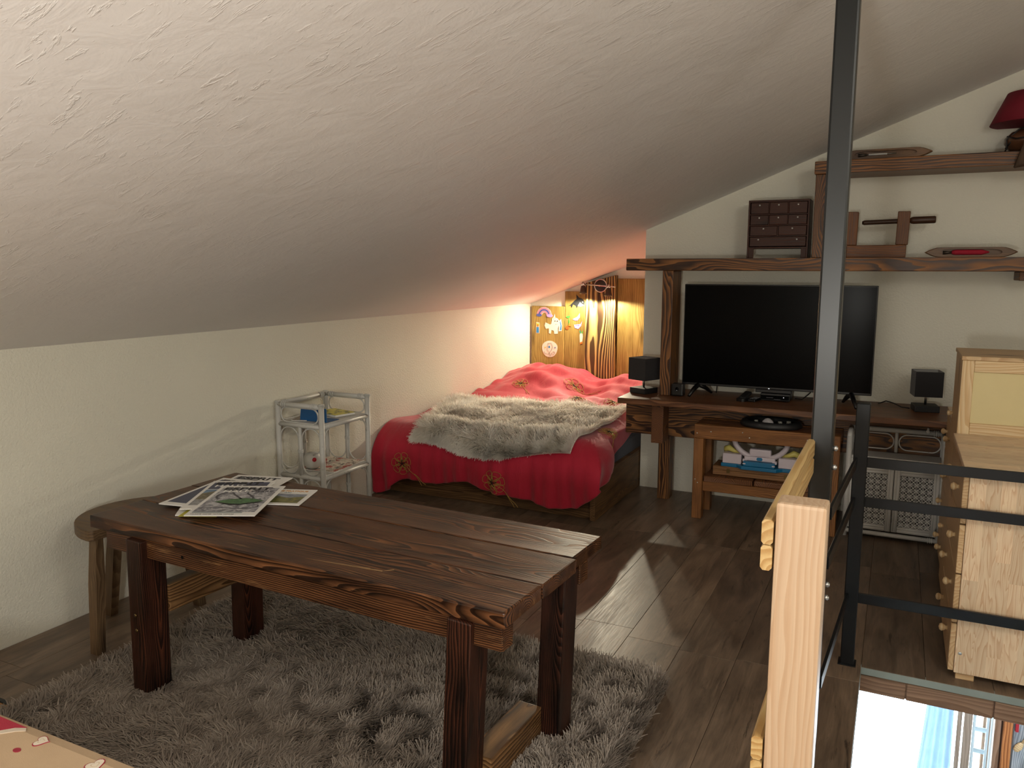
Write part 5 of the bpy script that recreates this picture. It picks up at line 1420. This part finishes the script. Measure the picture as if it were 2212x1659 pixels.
# ------------------------------------------------------------------ steel railing round the stair opening
rg = thing('steel_railing', 'black steel railing with a tall post beside the stair opening', 'railing', (-.175, 2.395, 0)); 
def rr_(a, b_): return [a[i]-rg.location[i] for i in range(3)], [b_[i]-rg.location[i] for i in range(3)]
b = MB(); a, c = rr_((-.203, 2.365, 0), (-.143, 2.425, roof(-.175)+.015)); b.span(a, c, .006); b.build('tall_post', M['post_metal'], rg)
b = MB(); a, c = rr_((-.118, 3.135, .001), (-.070, 3.183, 1.018)); b.span(a, c, .003); o = b.build('short_post', M['black_metal'], rg)
b = MB(); a, c = rr_((-.126, 3.128, 0), (-.062, 3.190, .004)); b.span(a, c, .001); b.build('foot_plate', M['black_metal'], rg)
for z0, z1 in ((.778, .815), (.627, .664), (.250, .288)):
    b = MB(); a, c = rr_((-.070, 3.150, z0), (1.25, 3.162, z1)); b.span(a, c, .001); b.build('crossbar', M['black_metal'], rg)
    b = MB(); p0 = Vector((-.143, 2.42, (z0+z1)/2)); p1 = Vector((-.108, 3.136, (z0+z1)/2)); d = p1-p0
    b.box((p0+p1)/2-rg.location, (.010, d.length, z1-z0), rot=(0, 0, -math.atan2(d.x, d.y)), bevel=.001); b.build('crossbar', M['black_metal'], rg)
for z in (1.0, .945, .595, .555):
    b = MB(); b.tube([(0, 0, 0), (.010, 0, 0)], .0085, 6); b.tube([(.010, 0, 0), (.013, 0, 0)], [.006, .004], 8); b.build('bolt', M['bolt'], rg, (-.143+.175, 2.382-2.395, z))

nw = thing('newel_post', 'pale wooden newel post with two grooved rail boards at the stairhead', 'newel post', (-.142, 1.58, 0))
def nr(a, b_): return [a[i]-nw.location[i] for i in range(3)], [b_[i]-nw.location[i] for i in range(3)]
a, c = nr((-.188, 1.545, .0), (-.096, 1.615, 1.060)); pspan('post', a, c, M['beech'], nw, 'z', .007)
for zt in (1.024, .572):
    for i in range(2):
        z1 = zt-.052*i; z0 = z1-.0505
        w = .012; zz = [(0, z0+.006), (.005, z0), (.017, z0), (.022, z0+.006), (.022, z1-.006), (.017, z1), (.005, z1), (0, z1-.006)]
        b = MB(); b.prism([(-(x-.011), z-(z0+z1)/2) for x, z in zz], -.41, .41, 'yz')
        o = b.build('rail_board', M['rail_pine'], nw, (-.2005-.142+.284-.142+.0, .375, (z0+z1)/2)); o.location = (-.2015+.142, 1.955-1.58, (z0+z1)/2); o.rotation_euler = (0, 0, PI/2)

# ------------------------------------------------------------------ sofa corner in the foreground
M['sofacloth'] = plain('beige_printed_cotton', '#c9ad8c', .85, var=.05, bump=.25, bscale=500)
M['sofared'] = plain('red_printed_cotton', '#b03044', .85, var=.05, bump=.25, bscale=500)
M['laceprint'] = plain('lace_print', '#d8c8b4', .85)
M['heartwhite'] = plain('white_heart_print', '#e8dcc8', .85); M['heartred'] = plain('red_heart_outline', '#a03040', .85)
sf = thing('sofa', 'sofa with beige and red heart-print cover in the lower left corner', 'sofa', (-2.0, .567, 0))
b = MB(); b.span((-.95, -.50, .06), (1.15, .46, .28), .03); b.build('base', M['sofacloth'], sf)
b = MB(); b.span((-.97, -.50, .285), (1.16, .492, .452), .035); o = b.build('seat_cushion', M['sofacloth'], sf)
for x in (-.85, 1.05):
    for y in (-.40, .38):
        b = MB(); b.cyl((x, y, 0), (x, y, .06), .022, .026, 12); b.build('leg', M['darkturned'], sf)
zt = .4535
def sprint(nm, pts, m, dz=0.):
    b = MB(); b.prism([(x+2.0, y-.55) for x, y in pts], zt-.0015, zt+dz, 'xy'); b.build(nm, m, sf)
sprint('red_print', [(-1.99, 1.022), (-1.745, 1.019), (-1.768, 1.008), (-1.79, .985), (-1.82, .95), (-1.99, .86)], M['sofared'], 0)
def ringpoly(cx, cy, r0, r1, a0, a1, n=20):
    A = np.linspace(a0, a1, n); return [(cx+r1*math.cos(t), cy+r1*math.sin(t)) for t in A]+[(cx+r0*math.cos(t), cy+r0*math.sin(t)) for t in A[::-1]]
sprint('lace_print', [(-1.745, 1.017), (-1.768, 1.006), (-1.79, .983), (-1.82, .948), (-1.805, .943), (-1.778, .975), (-1.755, .998), (-1.735, 1.010)], M['laceprint'], .0002)
def heart(cx, cy, s, rot):
    H = []
    for t in np.linspace(0, 2*PI, 28, endpoint=False):
        x = 16*math.sin(t)**3/17; y = (13*math.cos(t)-5*math.cos(2*t)-2*math.cos(3*t)-math.cos(4*t))/17
        H.append((x, y))
    f = lambda k: [(cx+s*k*(x*math.cos(rot)-y*math.sin(rot)), cy+s*k*(x*math.sin(rot)+y*math.cos(rot))) for x, y in H]
    sprint('heart_outline', f(1.13), M['heartred'], .0001); sprint('heart', f(1.0), M['heartwhite'], .0003); sprint('heart_centre', f(.48), M['sofacloth'], .0005); sprint('heart_centre', f(.40), M['heartwhite'], .0007)
heart(-1.664, 1.000, .018, PI/2+.35); heart(-1.478, .995, .020, 1.2)
sprint('dot_print', [(-1.681+.010*math.cos(a), .955+.007*math.sin(a)) for a in np.linspace(0, 2*PI, 12, endpoint=False)], M['heartred'], .0001)
